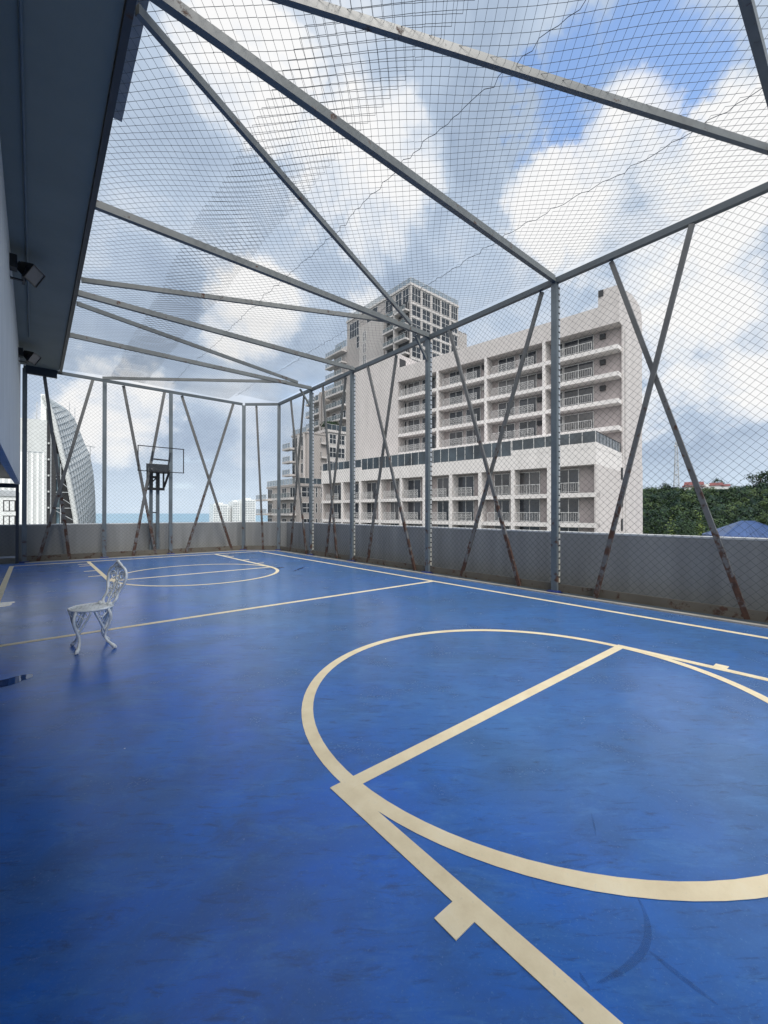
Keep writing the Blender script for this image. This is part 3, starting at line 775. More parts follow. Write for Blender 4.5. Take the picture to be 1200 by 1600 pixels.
for z0, z1 in rows:
    for a0, a1 in cols: window(tw, fr, a0, a1, z0, z1, 3 if z1 > 59 else 2, 2, 'glass2', 'wframe', .10)
    T(MB().box(73.9, 92.6, 77.40, 77.55, z1+.06, z1+.55), 'floor_band', 'tconc')
for x in (73.95, 77.8, 81.5, 85.25, 89.15): T(MB().box(x-.12, x+.16, 77.42, 77.55, 36, 60.1), 'pilaster', 'tconc')
def fr2(x, d, z): return (x-TX, .28+d, z)
for z0, z1 in rows[1:]:
    window(tw, fr2, 93, 94.6, z0-1.4, z1-1.4, 2, 2, 'glass2', 'wframe', .10); window(tw, fr2, 95, 96.6, z0-1.4, z1-1.4, 2, 2, 'glass2', 'wframe', .10)
# left face: balconies near the corner, blank wall, strip window, upper glazing
L0 = lf_(73.9)
T(MB().box(73.90, 73.94, 78.2, 86.9, 36, 55.9), 'balcony_recess', 'dark')
for zb in (53.4, 49.7, 46.0, 42.3, 38.6):
    T(MB().box(72.3, 73.94, 77.9, 87.0, zb, zb+.45), 'balcony_slab', 'tconc')
    glass_rail(tw, lambda y, d, z: (72.35-TX+d, y-TY, z), 78.0, 86.9, zb+.46, zb+1.5, 0, 1.5)
    window(tw, L0, 78.6, 82.0, zb+.6, zb+2.9, 2, 1, 'glass2', 'wframe', .1); window(tw, L0, 83.0, 86.4, zb+.6, zb+2.9, 2, 1, 'glass2', 'wframe', .1)
T(MB().box(72.3, 73.9, 82.2, 82.5, 38, 56), 'balcony_post', 'tconc')
for a0, a1 in ((78.2, 80.6), (80.9, 83.4), (84.6, 87.6), (91, 96)):
    window(tw, L0, a0, a1, 56.2, 59.8, 2, 2, 'glass2', 'wframe', .10)
T(MB().box(73.72, 73.92, 88.0, 99.4, 36, 56.6), 'blank_wall', 'tgrey')
for q in range(30): T(MB().box(73.68, 73.72, 88.15+q*.38, 88.3+q*.38, 36, 56.5), 'wall_rib', 'tconc')
L1 = lf_(73.66)
for z0 in (51.7, 48.3, 44.9, 41.5): window(tw, L1, 96.0, 97.6, z0, z0+2.8, 2, 2, 'glass2', 'wframe', .1)
window(tw, L0, 99.8, 104.6, 54.6, 59.2, 4, 2, 'glass2', 'wframe', .10)
window(tw, L0, 98.6, 101, 50.8, 54.3, 2, 2, 'glass2', 'wframe', .10)
# lower left shoulder with balconies
T(MB().box(74, 88, 106.02, 113.4, GZ, 51.7), 'shoulder_walls', 'tgrey')
glass_rail(tw, L0, 106.2, 112.5, 53.3, 55.3, 0, 1.4)
T(MB().box(73.9, 88, 106, 113.5, 51.72, 53.28), 'terrace_band', 'tconc')
for zb in (51.3, 47.8, 44.2, 40.6, 37.0):
    T(MB().box(72.0, 74.1, 106.1, 115.6, zb, zb+.42), 'balcony_slab', 'tconc')
    glass_rail(tw, lambda y, d, z: (72.05-TX+d, y-TY, z), 106.2, 115.5, zb+.43, zb+1.6, 0, 1.4)
    if zb < 50: window(tw, lf_(74), 107, 109.6, zb+.5, zb+2.8, 2, 1, 'glass2', 'wframe', .1); window(tw, lf_(74), 110.4, 112.9, zb+.5, zb+2.8, 2, 1, 'glass2', 'wframe', .1)
# middle wing
mw = thing('stepped_tower', 'middle grey wing with balconies and planted terrace, left of the blank beige core', 'apartment building', (54.9, 77.5, 0))
def Tm(mb, name, mat, o=mw):
    x0, y0 = o.location.x, o.location.y
    mb.v = [(x-x0, y-y0, z) for x, y, z in mb.v]; return mb.build(name, mat, o, True)
Tm(MB().box(54.95, 62, 77.55, 94, GZ, 31.3), 'walls', 'tgrey')
Lm = lambda y, d, z: (d, y-77.5, z)
for zb in (28.9, 25.8, 22.7):
    Tm(MB().box(53.3, 54.97, 77.7, 85.6, zb, zb+.4), 'balcony_slab', 'tconc'); Tm(MB().box(53.3, 54.97, 88.6, 95, zb, zb+.4), 'balcony_slab', 'tconc')
    glass_rail(mw, lambda y, d, z: (-1.55+d, y-77.5, z), 77.8, 85.5, zb+.41, zb+1.5, 0, 1.3)
    glass_rail(mw, lambda y, d, z: (-1.55+d, y-77.5, z), 88.7, 94.9, zb+.41, zb+1.5, 0, 1.3)
    window(mw, Lm, 79.2, 81.6, zb+.45, zb+2.6, 2, 1, 'glass2', 'wframe', .1); window(mw, Lm, 83.2, 85.0, zb+.45, zb+2.6, 1, 1, 'glass2', 'wframe', .1)
    window(mw, Lm, 89.4, 93, zb+.45, zb+2.6, 2, 1, 'glass2', 'wframe', .1)
for y0 in (86.1, 87.6): Tm(MB().box(53.4, 54.95, y0, y0+.9, 20, 31), 'fin_wall', 'tgrey')
Tm(MB().box(48.75, 57, 77.54, 85, GZ, 19.2), 'terrace_walls', 'tconc')
Tm(MB().box(48.5, 57, 77.3, 85.2, 19.21, 19.75), 'terrace_slab', 'tconc')
glass_rail(mw, lambda x, d, z: (x-54.9, d, z), 48.7, 56.5, 19.76, 21.0, 0, 1.3, 'tglass')
for z0, z1 in ((16.7, 18.9), (13.7, 16.0), (10.6, 12.9), (7.6, 9.9), (4.5, 6.8)):
    for a0, a1 in ((49.4, 51.2), (51.6, 53.5), (53.9, 55.6)):
        window(mw, lambda x, d, z: (x-54.9, d, z), a0, a1, z0, z1, 2, 2, 'glass2', 'wframe', .1)
for zb in (16.4, 13.4, 10.4, 7.4):
    Tm(MB().box(47.2, 48.77, 77.0, 82.8, zb-.1, zb+.3), 'balcony_slab', 'tconc')
    glass_rail(mw, lambda y, d, z: (47.25-54.9+d, y-77.5, z), 77.1, 82.7, zb+.31, zb+1.35, 0, 1.3)
    window(mw, lambda y, d, z: (48.7-54.9+d, y-77.5, z), 78.2, 82, zb+.4, zb+2.5, 3, 1, 'glass2', 'wframe', .1)
# dark planting on the terrace
def crown_np(C, Rr, n, size, seed, squash=.8, clumps=14, jit=.5):
    g = np.random.RandomState(seed)
    cc = g.normal(size=(clumps, 3)); cc /= np.linalg.norm(cc, axis=1, keepdims=True); cc *= (g.uniform(.35, 1, (clumps, 1)))**.5
    k = g.randint(0, clumps, n)
    p = cc[k]*.78 + g.normal(0, .17, (n, 3)); p[:, 2] *= squash
    P = np.array(C)+p*np.array(Rr)
    N = p+g.normal(0, jit, (n, 3)); N /= np.linalg.norm(N, axis=1, keepdims=True)+1e-9
    A = np.cross(N, g.normal(size=(n, 3))); A /= np.linalg.norm(A, axis=1, keepdims=True)+1e-9; B = np.cross(N, A)
    s = size*g.uniform(.6, 1.3, (n, 1))
    V = np.stack([P-A*s*.6, P-B*s*.45, P+A*s*.6, P+B*s*.45], axis=1).reshape(-1, 3)
    F = np.arange(n*4).reshape(n, 4)
    return V, F, (g.rand(n) < .35).astype(int)
V, F, mi = crown_np((51.5, 79.5, 21.3), (3.2, 1.6, 1.1), 900, .3, 5)
np_mesh('terrace_plants', V, F, ['leafd', 'leafm'], mw, mi=mi)
# low wings
lw_ = thing('stepped_tower', 'narrow grey wing with three stacked corner balconies, next to the low wing', 'apartment building', (44, 77.6, 0))
Tm(MB().box(44, 48.6, 77.6, 84.2, GZ, 18.3).box(43.8, 48.6, 77.5, 84.4, 18.31, 18.7), 'walls', 'tgrey', lw_)
glass_rail(lw_, lambda y, d, z: (d, y-77.6, z), 77.7, 84.2, 18.71, 19.8, 0, 1.3)
for y0 in (78.4, 80.4, 80.9): Tm(MB().box(43.6, 44, y0, y0+.35, 8, 18.3), 'fin_wall', 'tconc', lw_)
for zb in (15.4, 12.5, 9.6):
    Tm(MB().box(42.6, 44.02, 82.6, 86.4, zb, zb+.4), 'balcony_slab', 'tconc', lw_)
    glass_rail(lw_, lambda y, d, z: (-1.35+d, y-77.6, z), 82.7, 86.3, zb+.41, zb+1.45, 0, 1.2)
    window(lw_, lambda y, d, z: (d-.08, y-77.6, z), 79.0, 80.2, zb+.4, zb+2.6, 1, 1, 'glass2', 'wframe', .1)
    window(lw_, lambda y, d, z: (d-.08, y-77.6, z), 81.5, 82.5, zb+.4, zb+2.6, 1, 1, 'glass2', 'wframe', .1); window(lw_, lambda y, d, z: (d-.08, y-77.6, z), 82.8, 84.1, zb+.4, zb+2.6, 1, 1, 'glass2', 'wframe', .1)
bw = thing('stepped_tower', 'lowest grey wing with white gridded windows, just above the parapet corner', 'apartment building', (40.5, 74.4, 0))
Tm(MB().box(40.5, 48.6, 74.45, 89.2, GZ, 6.9).box(40.3, 48.6, 74.2, 89.4, 6.91, 7.4), 'walls', 'tgrey', bw)
F3 = lambda x, d, z: (x-40.5, d, z); L3 = lambda y, d, z: (d-.06, y-74.4, z)
glass_rail(bw, F3, 40.4, 48.4, 7.41, 8.6, 0, 1.3, 'tglass'); glass_rail(bw, L3, 74.4, 89.2, 7.41, 8.6, -.1, 1.4, 'rglass')
for z0 in (4.7, 1.5, -1.7, -4.9):
    for a0, a1 in ((40.9, 43.4), (44.1, 44.6), (45.3, 47.9)): window(bw, F3, a0, a1, z0, z0+2.1, 2 if a1-a0 > 1 else 1, 2, 'glass2', 'wframe', .10)
    zb = z0-.5
    Tm(MB().box(39.0, 40.52, 75.6, 84.2, zb, zb+.4), 'balcony_slab', 'tconc', bw); Tm(MB().box(39.0, 40.52, 86.6, 92.4, zb, zb+.4), 'balcony_slab', 'tconc', bw)
    glass_rail(bw, lambda y, d, z: (-1.45+d, y-74.4, z), 75.7, 84.1, zb+.41, zb+1.4, 0, 1.3); glass_rail(bw, lambda y, d, z: (-1.45+d, y-74.4, z), 86.7, 92.3, zb+.41, zb+1.4, 0, 1.3)
    for a0, a1 in ((76.2, 78.4), (80, 82), (86.8, 89)): window(bw, L3, a0, a1, zb+.5, zb+2.6, 2, 1, 'glass2', 'wframe', .1)

# ------------------------------------------------------------------ curved white tower, left
ct = thing('curved_tower', 'white tower with a sweeping curved screen wall at the far left', 'tower', (6.868, 111.712, 0), math.atan2(-.1735, .98481))
front = [(-5.4, 26.0), (-4.59, 24.0), (-3.75, 21.18), (-2.89, 16.9), (-2.13, 13.0), (-1.26, 9.0), (-.7, 5.5), (-.14, 1.67), (.2, -.81), (.5, -6), (.9, -31)]
back = [(-10.5, 33.6), (-8.9, 32.8), (-6.76, 31.3), (-5.0, 29.3), (-3.66, 25.6), (-2.3, 21.5), (-1.09, 18.5), (-.2, 13), (.25, 6), (.4, -2), (.9, -31)]
def resamp(p, n):
    P = np.array(p); d = np.r_[0, np.cumsum(np.linalg.norm(np.diff(P, axis=0), axis=1))]; t = np.linspace(0, d[-1], n)
    return np.c_[np.interp(t, d, P[:, 0]), np.interp(t, d, P[:, 1])]
NS, NV = 46, 20; BUL = .25
fa, ba = resamp(front, NS), resamp(back, NS)
scn = MB(); ribs = MB()
for j in range(NV+1):
    t = j/NV; q = fa*(1-t)+ba*t
    for u, zz in q: scn.v.append((float(u)+BUL*math.sin(math.pi*t), 38*t, float(zz)))
for j in range(NV):
    for i in range(NS-1): scn.f.append((j*NS+i, j*NS+i+1, (j+1)*NS+i+1, (j+1)*NS+i)); scn.m.append(0)
so = scn.build('curved_screen', 'panelwhite', ct, True)
md = so.modifiers.new('thick', 'SOLIDIFY'); md.thickness = .5; md.offset = -1
for j in range(0, 13):
    t = j/12; q = fa*(1-t)+ba*t
    ribs.tube([(float(u)+BUL*math.sin(math.pi*t)+.06, 38*t, float(zz)+.05) for u, zz in q[:34]], .10, 4)
for i in range(2, NS, 1):
    ribs.tube([((fa[i]*(1-t)+ba[i]*t)[0]+BUL*math.sin(math.pi*t)+.07, 38*t, (fa[i]*(1-t)+ba[i]*t)[1]+.04) for t in [x/10 for x in range(11)]], .11, 4)
ribs.build('screen_ribs', 'screenline', ct, True)
MB().tube([(u, -.1, zz) for u, zz in fa[:36]], .42, 8).build('edge_trim', 'screenb', ct, True)
MB().box(-14, -4.98, .3, 20, GZ, 21.0).build('slab_walls', 'screenb', ct, True)
rb = MB()
for q in range(10): rb.box(-13.8+q*.9, -13.45+q*.9, .18, .3, -20, 14.0)
rb.build('wall_ribs', 'panelwhite', ct, True)
MB().box(-8.4, -5.6, .26, .3, 14.02, 14.2).build('joint_line', 'screenline', ct, True)
MB().prism([(-6.0, .4), (-5.1, .4), (-5.1, 5), (-6.0, 5)], 21.0, 26.4).build('roof_fin', 'panelwhite', ct, True)
MB().box(-4.98, -3.5, .8, 12, GZ, 20.5).build('dark_strip', 'dark', ct, True)
MB().box(-4.3, -3.0, 1.6, 6, GZ, 14.2).box(-4.3, -3.7, 1.62, 6, 14.2, 18.5).build('glazing', 'tealglass', ct, True)
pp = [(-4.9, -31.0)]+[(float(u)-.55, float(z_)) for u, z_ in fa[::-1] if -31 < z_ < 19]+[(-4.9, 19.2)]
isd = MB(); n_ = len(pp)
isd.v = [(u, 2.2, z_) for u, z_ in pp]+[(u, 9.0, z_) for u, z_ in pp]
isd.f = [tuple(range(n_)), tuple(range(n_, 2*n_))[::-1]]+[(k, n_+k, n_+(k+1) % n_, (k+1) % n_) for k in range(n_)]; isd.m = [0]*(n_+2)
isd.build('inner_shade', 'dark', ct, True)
for zz in (16.0, 12.6, 9.2, 5.8, 2.4, -1.0):
    MB().box(-4.85, -4.55, .5, .78, zz, zz+.35).build('strip_light_box', 'screenb', ct, True)
tr_ = MB()
for zz in (9.4, 5.9, 2.5, -.9):
    ue = float(np.interp(-zz, -fa[:, 1], fa[:, 0]))
    tr_.bar((-4.3, .9, zz), (ue-.2, .9, zz), .14, .14); tr_.bar((-2.6, .9, zz+2.2), (ue-.1, .9, zz+.4), .12, .12); tr_.bar((-4.3, .9, zz), (-2.6, .9, zz-1.2), .1, .1)
tr_.tube([(-2.7, .9, GZ), (-2.7, .9, 12)], .1, 6); tr_.tube([(-4.35, .8, GZ), (-4.35, .8, 19)], .1, 6)
tr_.build('truss', 'steel', ct, True)
MB().tube([(-6.9, 2, 21), (-6.9, 2, 25)], .06, 5).tube([(-7.2, 3, 21), (-7.2, 3, 23)], .05, 5).build('roof_antenna', 'mast', ct, True)
MB().tube([(-3.6, 20, 24), (-3.6, 20, 29.5)], .08, 5).tube([(-3.4, 28, 24), (-3.4, 28, 30)], .08, 5).bar((-.7, 36, 16), (-.7, 36, 20.9), .2, .2).bar((-1.7, 36, 20.9), (.4, 36, 20.6), .25, .25).build('roof_davit', 'mast', ct, True)

# ------------------------------------------------------------------ small white building seen under the wall
wb = thing('white_building', 'low white building with paired windows seen through the left opening', 'building', (-4, 75, 0))
MB().box(-9, 2.3, 0, 10, GZ, 4.5).build('walls', 'condo', wb, True)
for z0, z1 in ((1.65, 3.15), (-1.0, 1.1), (-3.6, -1.6)):
    for a0 in (-8, -5.9, -3.2, -1.2, .85):
        window(wb, lambda x, d, z: (x, d, z), a0, a0+1.25, z0, z1, 2, 1, 'tealglass', 'dark', .12)
MB().box(-9.1, 2.32, -.15, 0, 3.7, 4.45).build('parapet_band', 'steel', wb, True)

# ------------------------------------------------------------------ far white condominiums
def condo(label, x0, x1, y, h, notch):
    c = thing('condo_tower', label, 'condominium', ((x0+x1)/2, y, 0), 0, 'white condominiums by the sea')
    w = x1-x0
    MB().box(-w/2, w/2, 0, 20, GZ, h).build('walls', 'condo', c, True)
    b = MB(); q = GZ+4
    while q < h-2.5:
        for i in range(notch): 
            a = -w/2+.8+(w-1.6)*i/notch; b.box(a, a+(w-1.6)/notch-.9, -.12, 0, q, q+1.5)
        q += 3.0
    b.build('balcony_bands', 'condodark', c, True)
    MB().box(-w*.25, w*.2, 3, 14, h, h+2.5).build('roof_house', 'condo', c, True)
condo('broad white condominium block far off beside the sea', 224, 247.8, 700, 16.6, 6)
condo('narrow lower white link block between the two far condominiums', 248.4, 256.4, 712, 12.6, 2)
condo('taller stepped white condominium, left half, behind the fence post', 257.6, 271.2, 706, 21.3, 3)
condo('tallest far white condominium, right of the fence post', 271.8, 295.5, 700, 25.2, 5)

# ------------------------------------------------------------------ ground, sea, hill
MB().poly([(-40000, -40000, -33.0), (40000, -40000, -33.0), (40000, 40000, -33.0), (-40000, 40000, -33.0)]).build('sea_water', 'sea', kind='structure')
gp = [(-900, -900), (1500, -900), (1500, 560), (900, 700), (420, 820), (215, 760), (120, 560), (40, 420), (-120, 330), (-500, 260), (-900, 200)]
MB().prism(gp, -34, -31).build('city_ground', 'city', kind='structure')
# hill: ridge running behind the apartment block
SKX = [(300, -75), (700, -60), (880, 10), (1003, 34), (1050, 35), (1100, 36), (1140, 35), (1160, 36), (1182, 43), (1200, 46), (1260, 44), (1400, 38), (1700, 20)]
AZS = np.array([math.atan2(px-600, 652)+.698 for px, _ in SKX]); SKY_ = np.array([float(v) for _, v in SKX])
def hill_z(x, y):
    r = math.hypot(x, y); az = math.atan2(x, y)
    top = 1.45+np.interp(az, AZS, SKY_)/652*520*math.cos(az-.698)-6.5      # ridge height as a function of bearing
    f = max(0.0, min(1.0, (r-255)/265)); f = f*f*(3-2*f)*.55+f*.45
    if r > 520: f = max(0, 1-((r-520)/260)**2)
    if az < .9 or az > 2.2: f = 0
    return -31.5+(top+31.5)*f+2.2*math.sin(x*.05+y*.031)*f*(1-f)*4
hl = MB(); nx, ny = 40, 60
for j in range(ny+1):
    for i in range(nx+1):
        x = 180+i*17; y = -420+j*18; hl.v.append((x, y, hill_z(x, y)))
for j in range(ny):
    for i in range(nx):
        a = j*(nx+1)+i; hl.f.append((a, a+1, a+nx+2, a+nx+1)); hl.m.append(0)
hl.build('hill_terrain', 'soil', smooth=True, kind='structure')
Vs, Fs, Ms = [], [], []; off = 0
g = np.random.RandomState(11)
cnt = 0
for q in range(2300):
    r = 250+310*math.sqrt(g.uniform(0, 1)); az = g.uniform(1.22, 1.62)
    x, y = r*math.sin(az), r*math.cos(az); zz = hill_z(x, y)
    rr = 4.0+6.5*g.rand()**1.7; cnt += 1
    V, F, mi = crown_np((x, y, zz+rr*.35+g.uniform(-3.0, 3.6)), (rr, rr, rr*.9), 230, 1.35 if r > 380 else 1.1, 100+q, .95, 9, .16)
    Vs.append(V); Fs.append(F+off); off += len(V)
    t_ = g.rand(); Ms.append(np.full(len(mi), int(t_*4)))
np_mesh('forest', np.concatenate(Vs), np.concatenate(Fs), ['leafd', 'leafm', 'leafg', 'leafb'], kind='stuff', mi=np.concatenate(Ms))
print('crowns', cnt)
def tree(name, label, x, y, z0, h, rr, n, size, mats, seed, group=None):
    t = thing(name, label, 'tree', (x, y, z0), 0, group)
    MB().tube([(x, y, z0-1), (x+.1, y+.05, z0+h*.5), (x, y, z0+h*.8)], [rr*.09, rr*.06, rr*.03], 7).tube([(x, y, z0+h*.45), (x+rr*.5, y, z0+h*.7)], rr*.03, 5).tube([(x, y, z0+h*.5), (x-rr*.4, y+rr*.3, z0+h*.75)], rr*.03, 5).build('trunk', 'bark', t)
    V, F, mi = crown_np((x, y, z0+h*.72), (rr, rr, h*.36), n, size, seed, 1, 16)
    np_mesh('crown', V, F, mats, t, mi=mi)
# trees on the skyline
def az_pt(px, dist):   # direction of an image column, distance on the ground
    a = math.atan2(px-600, 652)+.698; return dist*math.sin(a), dist*math.cos(a)
x, y = az_pt(1040, 545); tree('tree', 'spreading dark tree on the ridge left of the radio mast', x, y, 22, 12, 6, 500, .9, ['leafd', 'leafm'], 1)
x, y = az_pt(1122, 545); tree('tree', 'dark tree rising behind the red temple roofs', x, y, 22, 15, 6, 500, .9, ['leafd', 'leafm'], 2)
x, y = az_pt(1188, 520); tree('tree', 'big round crowned tree topping the ridge at the right edge', x, y, 18, 24, 11, 1100, 1.1, ['leafd', 'leafm'], 3)
# young trees and tall weeds this side of the hill
spots = [(1022, 806, 'bushy green tree beside the corner of the beige block', 0), (1040, 812, 'slim pale green sapling nearest the beige block', 1), (1056, 803, 'dark green tree in the middle of the row at the hill foot', 0), (1072, 806, 'broad dark tree at the hill foot left of the blue roof', 0), (1101, 807, 'yellow green tree in front of the dark hill by the rusty brace', 1), (1130, 812, 'green tree partly behind the rusty brace above the blue roof', 0), (1182, 806, 'green tree just behind the right side of the blue roof', 0)]
for i, (px, py, lab, pale) in enumerate(spots):
    D = 150+9*i; x, y = az_pt(px, D); dep = D*math.cos(math.atan2(px-600, 652)); top = 1.45+(802-py)/652*dep
    tree('tree', lab, x, y, -31, top+31, 5.2 if not pale else 4.2, 1500, .55, ['leafl', 'leafm'] if pale else ['leafm', 'leafd'], 40+i, 'trees at the foot of the hill')
# temple and mast
x, y = az_pt(1094, 520)
tp = thing('temple', 'white temple hall with tiered red roofs on the wooded ridge', 'temple', (x, y, 26))
ra = math.atan2(-x, -y)
def gable(mb, cx_, w, d, z0, h, m):
    i = len(mb.v)
    mb.v += [(cx_-w/2, -d/2, z0), (cx_+w/2, -d/2, z0), (cx_+w/2, d/2, z0), (cx_-w/2, d/2, z0), (cx_-w/2+.6, 0, z0+h), (cx_+w/2-.6, 0, z0+h)]
    mb.f += [(i, i+1, i+5, i+4), (i+2, i+3, i+4, i+5), (i+1, i+2, i+5), (i+3, i, i+4), (i, i+3, i+2, i+1)]; mb.m += [m]*5
tp.rotation_euler = (0, 0, -math.atan2(x, y)); tp.scale = (.82, .82, .82); tp.location.z = 27.5
w = MB(); w.box(-15, 9, -4, 4, -3, 3.8); w.box(9.2, 27, -3, 5, -3, 1.4); w.build('walls', 'condo', tp, True)
r_ = MB(); gable(r_, -6, 20, 12, 3.0, 4.2, 0); gable(r_, -6, 24, 14, 1.0, 2.0, 0); gable(r_, 15, 14, 10, 1.6, 3.6, 0); gable(r_, 24, 9, 9, .6, 2.6, 0); r_.build('roof', 'redroof', tp, True)
MB().box(-15.5, 26, -7.3, -4.4, -3, -.6).build('terrace', 'condo', tp, True)
x, y = az_pt(1057, 530)
ms = thing('radio_mast', 'thin lattice radio mast standing on the wooded ridge', 'mast', (x, y, 25), .4)
q = MB(); H_ = 52
for sx_, sy_ in ((-1, -1), (1, -1), (1, 1), (-1, 1)): q.bar((sx_*2.4, sy_*2.4, 0), (sx_*.7, sy_*.7, H_), .32, .32)
for i in range(18):
    z0, z1 = i*H_/18, (i+1)*H_/18; w0, w1 = 2.4-1.7*z0/H_, 2.4-1.7*z1/H_
    for a, b_ in (((-1, -1), (1, -1)), ((1, -1), (1, 1)), ((1, 1), (-1, 1)), ((-1, 1), (-1, -1))):
        q.bar((a[0]*w0, a[1]*w0, z0), (b_[0]*w1, b_[1]*w1, z1), .2, .2); q.bar((a[0]*w0, a[1]*w0, z0), (b_[0]*w0, b_[1]*w0, z0), .2, .2)
q.build('lattice', 'mast', ms, True)
d = MB()
for zz, aa in ((H_-2, 0), (H_-5, 2), (28, 1), (27, 4), (17, 3)): d.sphere((1.4*math.cos(aa), 1.4*math.sin(aa), zz), 1.0, 8)
d.tube([(0, 0, H_), (0, 0, H_+5)], .12, 5).build('antenna', 'mast', ms, True)
for dx in (-8, 8):
    pass
# house with the blue roof
x, y = az_pt(1168, 62)
bh = thing('house', 'house with blue hipped metal roof beyond the parapet on the right', 'house', (x, y, 0), -math.atan2(x, y)+.35)
MB().box(-5, 5, -5, 5, GZ, -1.52).build('walls', 'condo', bh, True)
def hip(mb, w, d, z0, ridge, h):
    i = len(mb.v)
    mb.v += [(-w, -d, z0), (w, -d, z0), (w, d, z0), (-w, d, z0), (-ridge, 0, z0+h), (ridge, 0, z0+h), (-w, -d, z0-.25), (w, -d, z0-.25), (w, d, z0-.25), (-w, d, z0-.25)]
    mb.f += [(i, i+1, i+5, i+4), (i+1, i+2, i+5), (i+2, i+3, i+4, i+5), (i+3, i, i+4), (i+6, i+7, i+1, i), (i+7, i+8, i+2, i+1), (i+8, i+9, i+3, i+2), (i+9, i+6, i, i+3), (i+9, i+8, i+7, i+6)]; mb.m += [0]*9
r_ = MB(); hip(r_, 3.3, 3.2, -.98, .6, 1.66); hip(r_, 5.6, 5.3, -1.4, 3.2, .30); r_.build('roof', 'blueroof', bh, True)
rr_ = MB()
for i in range(-8, 9): rr_.bar((i*.39, -3.21, -.96), (max(-.6, min(.6, i*.10)), -.05, .66), .03, .03)
rr_.build('roof_seams', 'blueroof', bh, True)

# ------------------------------------------------------------------ world: sky with broken cloud
SUN_EL, SUN_AZ = R(56), math.atan2(-.12, -.99)      # azimuth measured from +Y towards +X
W = bpy.data.worlds.new('World'); sc.world = W; W.use_nodes = True
t = W.node_tree; t.nodes.clear()
out = t.nodes.new('ShaderNodeOutputWorld'); bg = t.nodes.new('ShaderNodeBackground'); L(t, bg.outputs[0], out.inputs[0])
sky = node(t, 'ShaderNodeTexSky', sky_type='NISHITA', sun_disc=False, sun_elevation=SUN_EL, sun_rotation=SUN_AZ % (2*math.pi))
sky.altitude = 30; sky.air_density = 1.0; sky.dust_density = .6; sky.ozone_density = 1.5
co = node(t, 'ShaderNodeTexCoord').outputs['Generated']
nz = node(t, 'ShaderNodeTexNoise', i_Scale=3.2, i_Detail=9, i_Roughness=.62); L(t, co, nz.inputs['Vector'])
dv = node(t, 'ShaderNodeVectorMath', operation='SUBTRACT'); L(t, nz.outputs['Color'], dv.inputs[0]); dv.inputs[1].default_value = (.5, .5, .5)
ds = node(t, 'ShaderNodeVectorMath', operation='SCALE'); L(t, dv.outputs[0], ds.inputs[0]); ds.inputs['Scale'].default_value = .36
dw = node(t, 'ShaderNodeVectorMath', operation='ADD'); L(t, co, dw.inputs[0]); L(t, ds.outputs[0], dw.inputs[1])
dn = node(t, 'ShaderNodeVectorMath', operation='NORMALIZE'); L(t, dw.outputs[0], dn.inputs[0])
sep = node(t, 'ShaderNodeSeparateXYZ'); L(t, co, sep.inputs[0])
zc = math_(t, 'ADD', math_(t, 'MAXIMUM', sep.outputs['Z'], 0.0), .16)
cmb = node(t, 'ShaderNodeCombineXYZ'); L(t, math_(t, 'DIVIDE', sep.outputs['X'], zc), cmb.inputs[0]); L(t, math_(t, 'DIVIDE', sep.outputs['Y'], zc), cmb.inputs[1])
pl = cmb.outputs[0]
n1 = noise(t, .85, 8, .58, pl, .35); n2 = noise(t, 2.4, 9, .62, pl, .4); n3 = noise(t, .5, 4, .5, pl)
n4 = noise(t, 4.6, 9, .58, co, .25); n5 = noise(t, 2.1, 6, .55, co, .3)
n2 = math_(t, 'ADD', math_(t, 'MULTIPLY', n2, .30), math_(t, 'MULTIPLY', n4, .70)); n3 = n5
def lobe(d, r, soft=.35):
    v = Vector(d).normalized()
    dt = node(t, 'ShaderNodeVectorMath', operation='DOT_PRODUCT'); L(t, dn.outputs[0], dt.inputs[0]); dt.inputs[1].default_value = v
    m = node(t, 'ShaderNodeMapRange', interpolation_type='SMOOTHSTEP', i_From_Min=math.cos(r), i_From_Max=math.cos(r*soft)); L(t, dt.outputs['Value'], m.inputs['Value'])
    return m.outputs[0]
def total(ls):
    a = ls[0]
    for b_ in ls[1:]: a = math_(t, 'MAXIMUM', a, b_)
    return a
white = total([lobe((.775, .305, .555), .17, .05), lobe((.72, .41, .56), .12, .05), lobe((.83, .17, .54), .15, .05), lobe((.468, .634, .616), .17, .05), lobe((.892, .238, .384), .17, .1), lobe((.12, .985, .20), .14, .1), lobe((.92, .22, .22), .13, .1), lobe((.33, .84, .43), .13, .1), lobe((.26, .68, .69), .13, .1), lobe((.58, .70, .42), .12, .1)])
blue = total([lobe((.675, .345, .655), .11, .1), lobe((.725, .225, .655), .12, .1), lobe((.60, .42, .68), .05, .1)])
wsh = node(t, 'ShaderNodeMapRange', interpolation_type='SMOOTHSTEP', i_From_Min=.0, i_From_Max=.75); L(t, white, wsh.inputs['Value']); white = wsh.outputs[0]
dark = total([lobe((.514, .527, .677), .18, .1), lobe((.14, .93, .33), .15, .1), lobe((.95, .195, .28), .09, .1), lobe((.90, .25, .33), .06, .1), lobe((.182, .87, .458), .10, .1), lobe((.80, .30, .50), .07, .1), lobe((.30, .94, .17), .10, .1)])
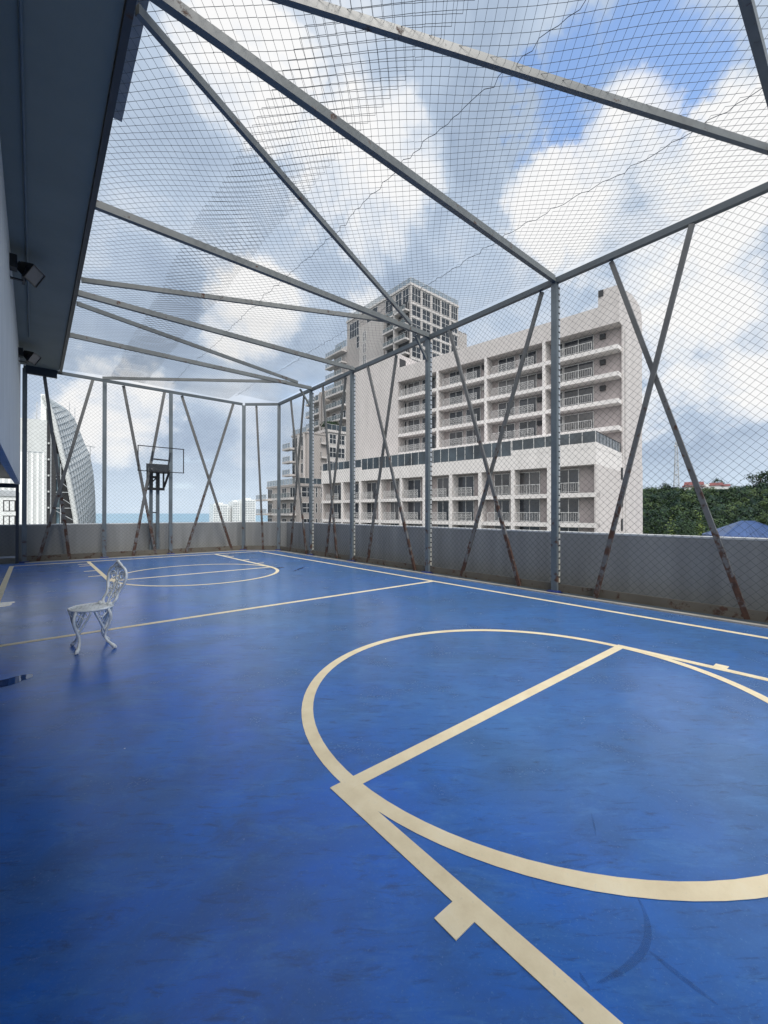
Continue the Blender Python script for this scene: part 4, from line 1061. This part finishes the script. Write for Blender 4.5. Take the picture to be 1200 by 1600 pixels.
# cloud brightness 0 (blue-grey belly) .. 1 (sunlit white)
br = math_(t, 'ADD', math_(t, 'ADD', math_(t, 'MULTIPLY', n2, 1.15), math_(t, 'MULTIPLY', n3, .45)), -.335)
wt = math_(t, 'MULTIPLY', white, ramp(t, n2, [(.36, 0.0), (.52, 1.0)]))
br = math_(t, 'ADD', br, math_(t, 'ADD', math_(t, 'MULTIPLY', wt, .34), math_(t, 'MULTIPLY', white, .12))); br = math_(t, 'SUBTRACT', br, math_(t, 'MULTIPLY', dark, .15))
K = 7.3
cc = ramp(t, br, [(.22, (.38, .48, .635)), (.46, (.555, .665, .82)), (.70, (.86, .91, .98)), (.92, (1.03, 1.03, 1.03))])
vs = node(t, 'ShaderNodeVectorMath', operation='SCALE'); L(t, cc, vs.inputs[0]); vs.inputs['Scale'].default_value = K
# cover: mostly cloudy with gaps
cov = math_(t, 'ADD', n1, math_(t, 'MULTIPLY', white, .35)); cov = math_(t, 'SUBTRACT', cov, math_(t, 'MULTIPLY', blue, .42)); cov = math_(t, 'ADD', cov, math_(t, 'MULTIPLY', dark, .2))
cm = node(t, 'ShaderNodeMapRange', interpolation_type='SMOOTHSTEP', i_From_Min=.08, i_From_Max=.46); L(t, cov, cm.inputs['Value'])
hz = node(t, 'ShaderNodeMapRange', interpolation_type='SMOOTHSTEP', i_From_Min=.16, i_From_Max=.0); L(t, sep.outputs['Z'], hz.inputs['Value'])
skv = node(t, 'ShaderNodeVectorMath', operation='SCALE'); L(t, sky.outputs[0], skv.inputs[0]); skv.inputs['Scale'].default_value = 2.3
cl = mix(t, cm.outputs[0], skv.outputs[0], vs.outputs[0])
cl = mix(t, math_(t, 'MULTIPLY', hz.outputs[0], .75), cl, (5.9, 6.9, 7.9))
# added unseen sky glow behind the camera, brightens the apartment facade
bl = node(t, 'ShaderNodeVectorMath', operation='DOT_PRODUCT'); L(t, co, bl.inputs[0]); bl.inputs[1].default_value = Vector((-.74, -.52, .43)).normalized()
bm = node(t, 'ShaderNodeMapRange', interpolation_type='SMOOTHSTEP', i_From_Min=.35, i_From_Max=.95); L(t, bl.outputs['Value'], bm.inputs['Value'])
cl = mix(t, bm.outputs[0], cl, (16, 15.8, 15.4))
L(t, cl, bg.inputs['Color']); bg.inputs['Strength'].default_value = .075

sun = bpy.data.lights.new('sun', 'SUN'); sun.energy = 2.0; sun.angle = R(24); sun.color = (1, .955, .89)
so_ = bpy.data.objects.new('sun', sun); col.objects.link(so_)
sd = Vector((math.sin(SUN_AZ)*math.cos(SUN_EL), math.cos(SUN_AZ)*math.cos(SUN_EL), math.sin(SUN_EL)))
so_.rotation_euler = sd.to_track_quat('Z', 'Y').to_euler()

# ------------------------------------------------------------------ camera
cam = bpy.data.cameras.new('camera'); co_ = bpy.data.objects.new('camera', cam); col.objects.link(co_)
cam.sensor_fit = 'HORIZONTAL'; cam.sensor_width = 36; cam.lens = 652/1200*36; cam.clip_start = .05; cam.clip_end = 90000
co_.matrix_world = Matrix.Translation((0, 0, 1.45)) @ Matrix.Rotation(-.698, 4, 'Z') @ Matrix.Rotation(math.pi/2+.0033, 4, 'X') @ Matrix.Rotation(.0012, 4, 'Z')
sc.camera = co_
sc.view_settings.view_transform = 'Standard'; sc.view_settings.look = 'None'; sc.view_settings.exposure = .78; sc.view_settings.gamma = 1
sc.cycles.max_bounces = 6; sc.cycles.diffuse_bounces = 3; sc.cycles.glossy_bounces = 3; sc.cycles.transparent_max_bounces = 10
sc.cycles.caustics_reflective = False; sc.cycles.caustics_refractive = False
sc.cycles.use_denoising = True
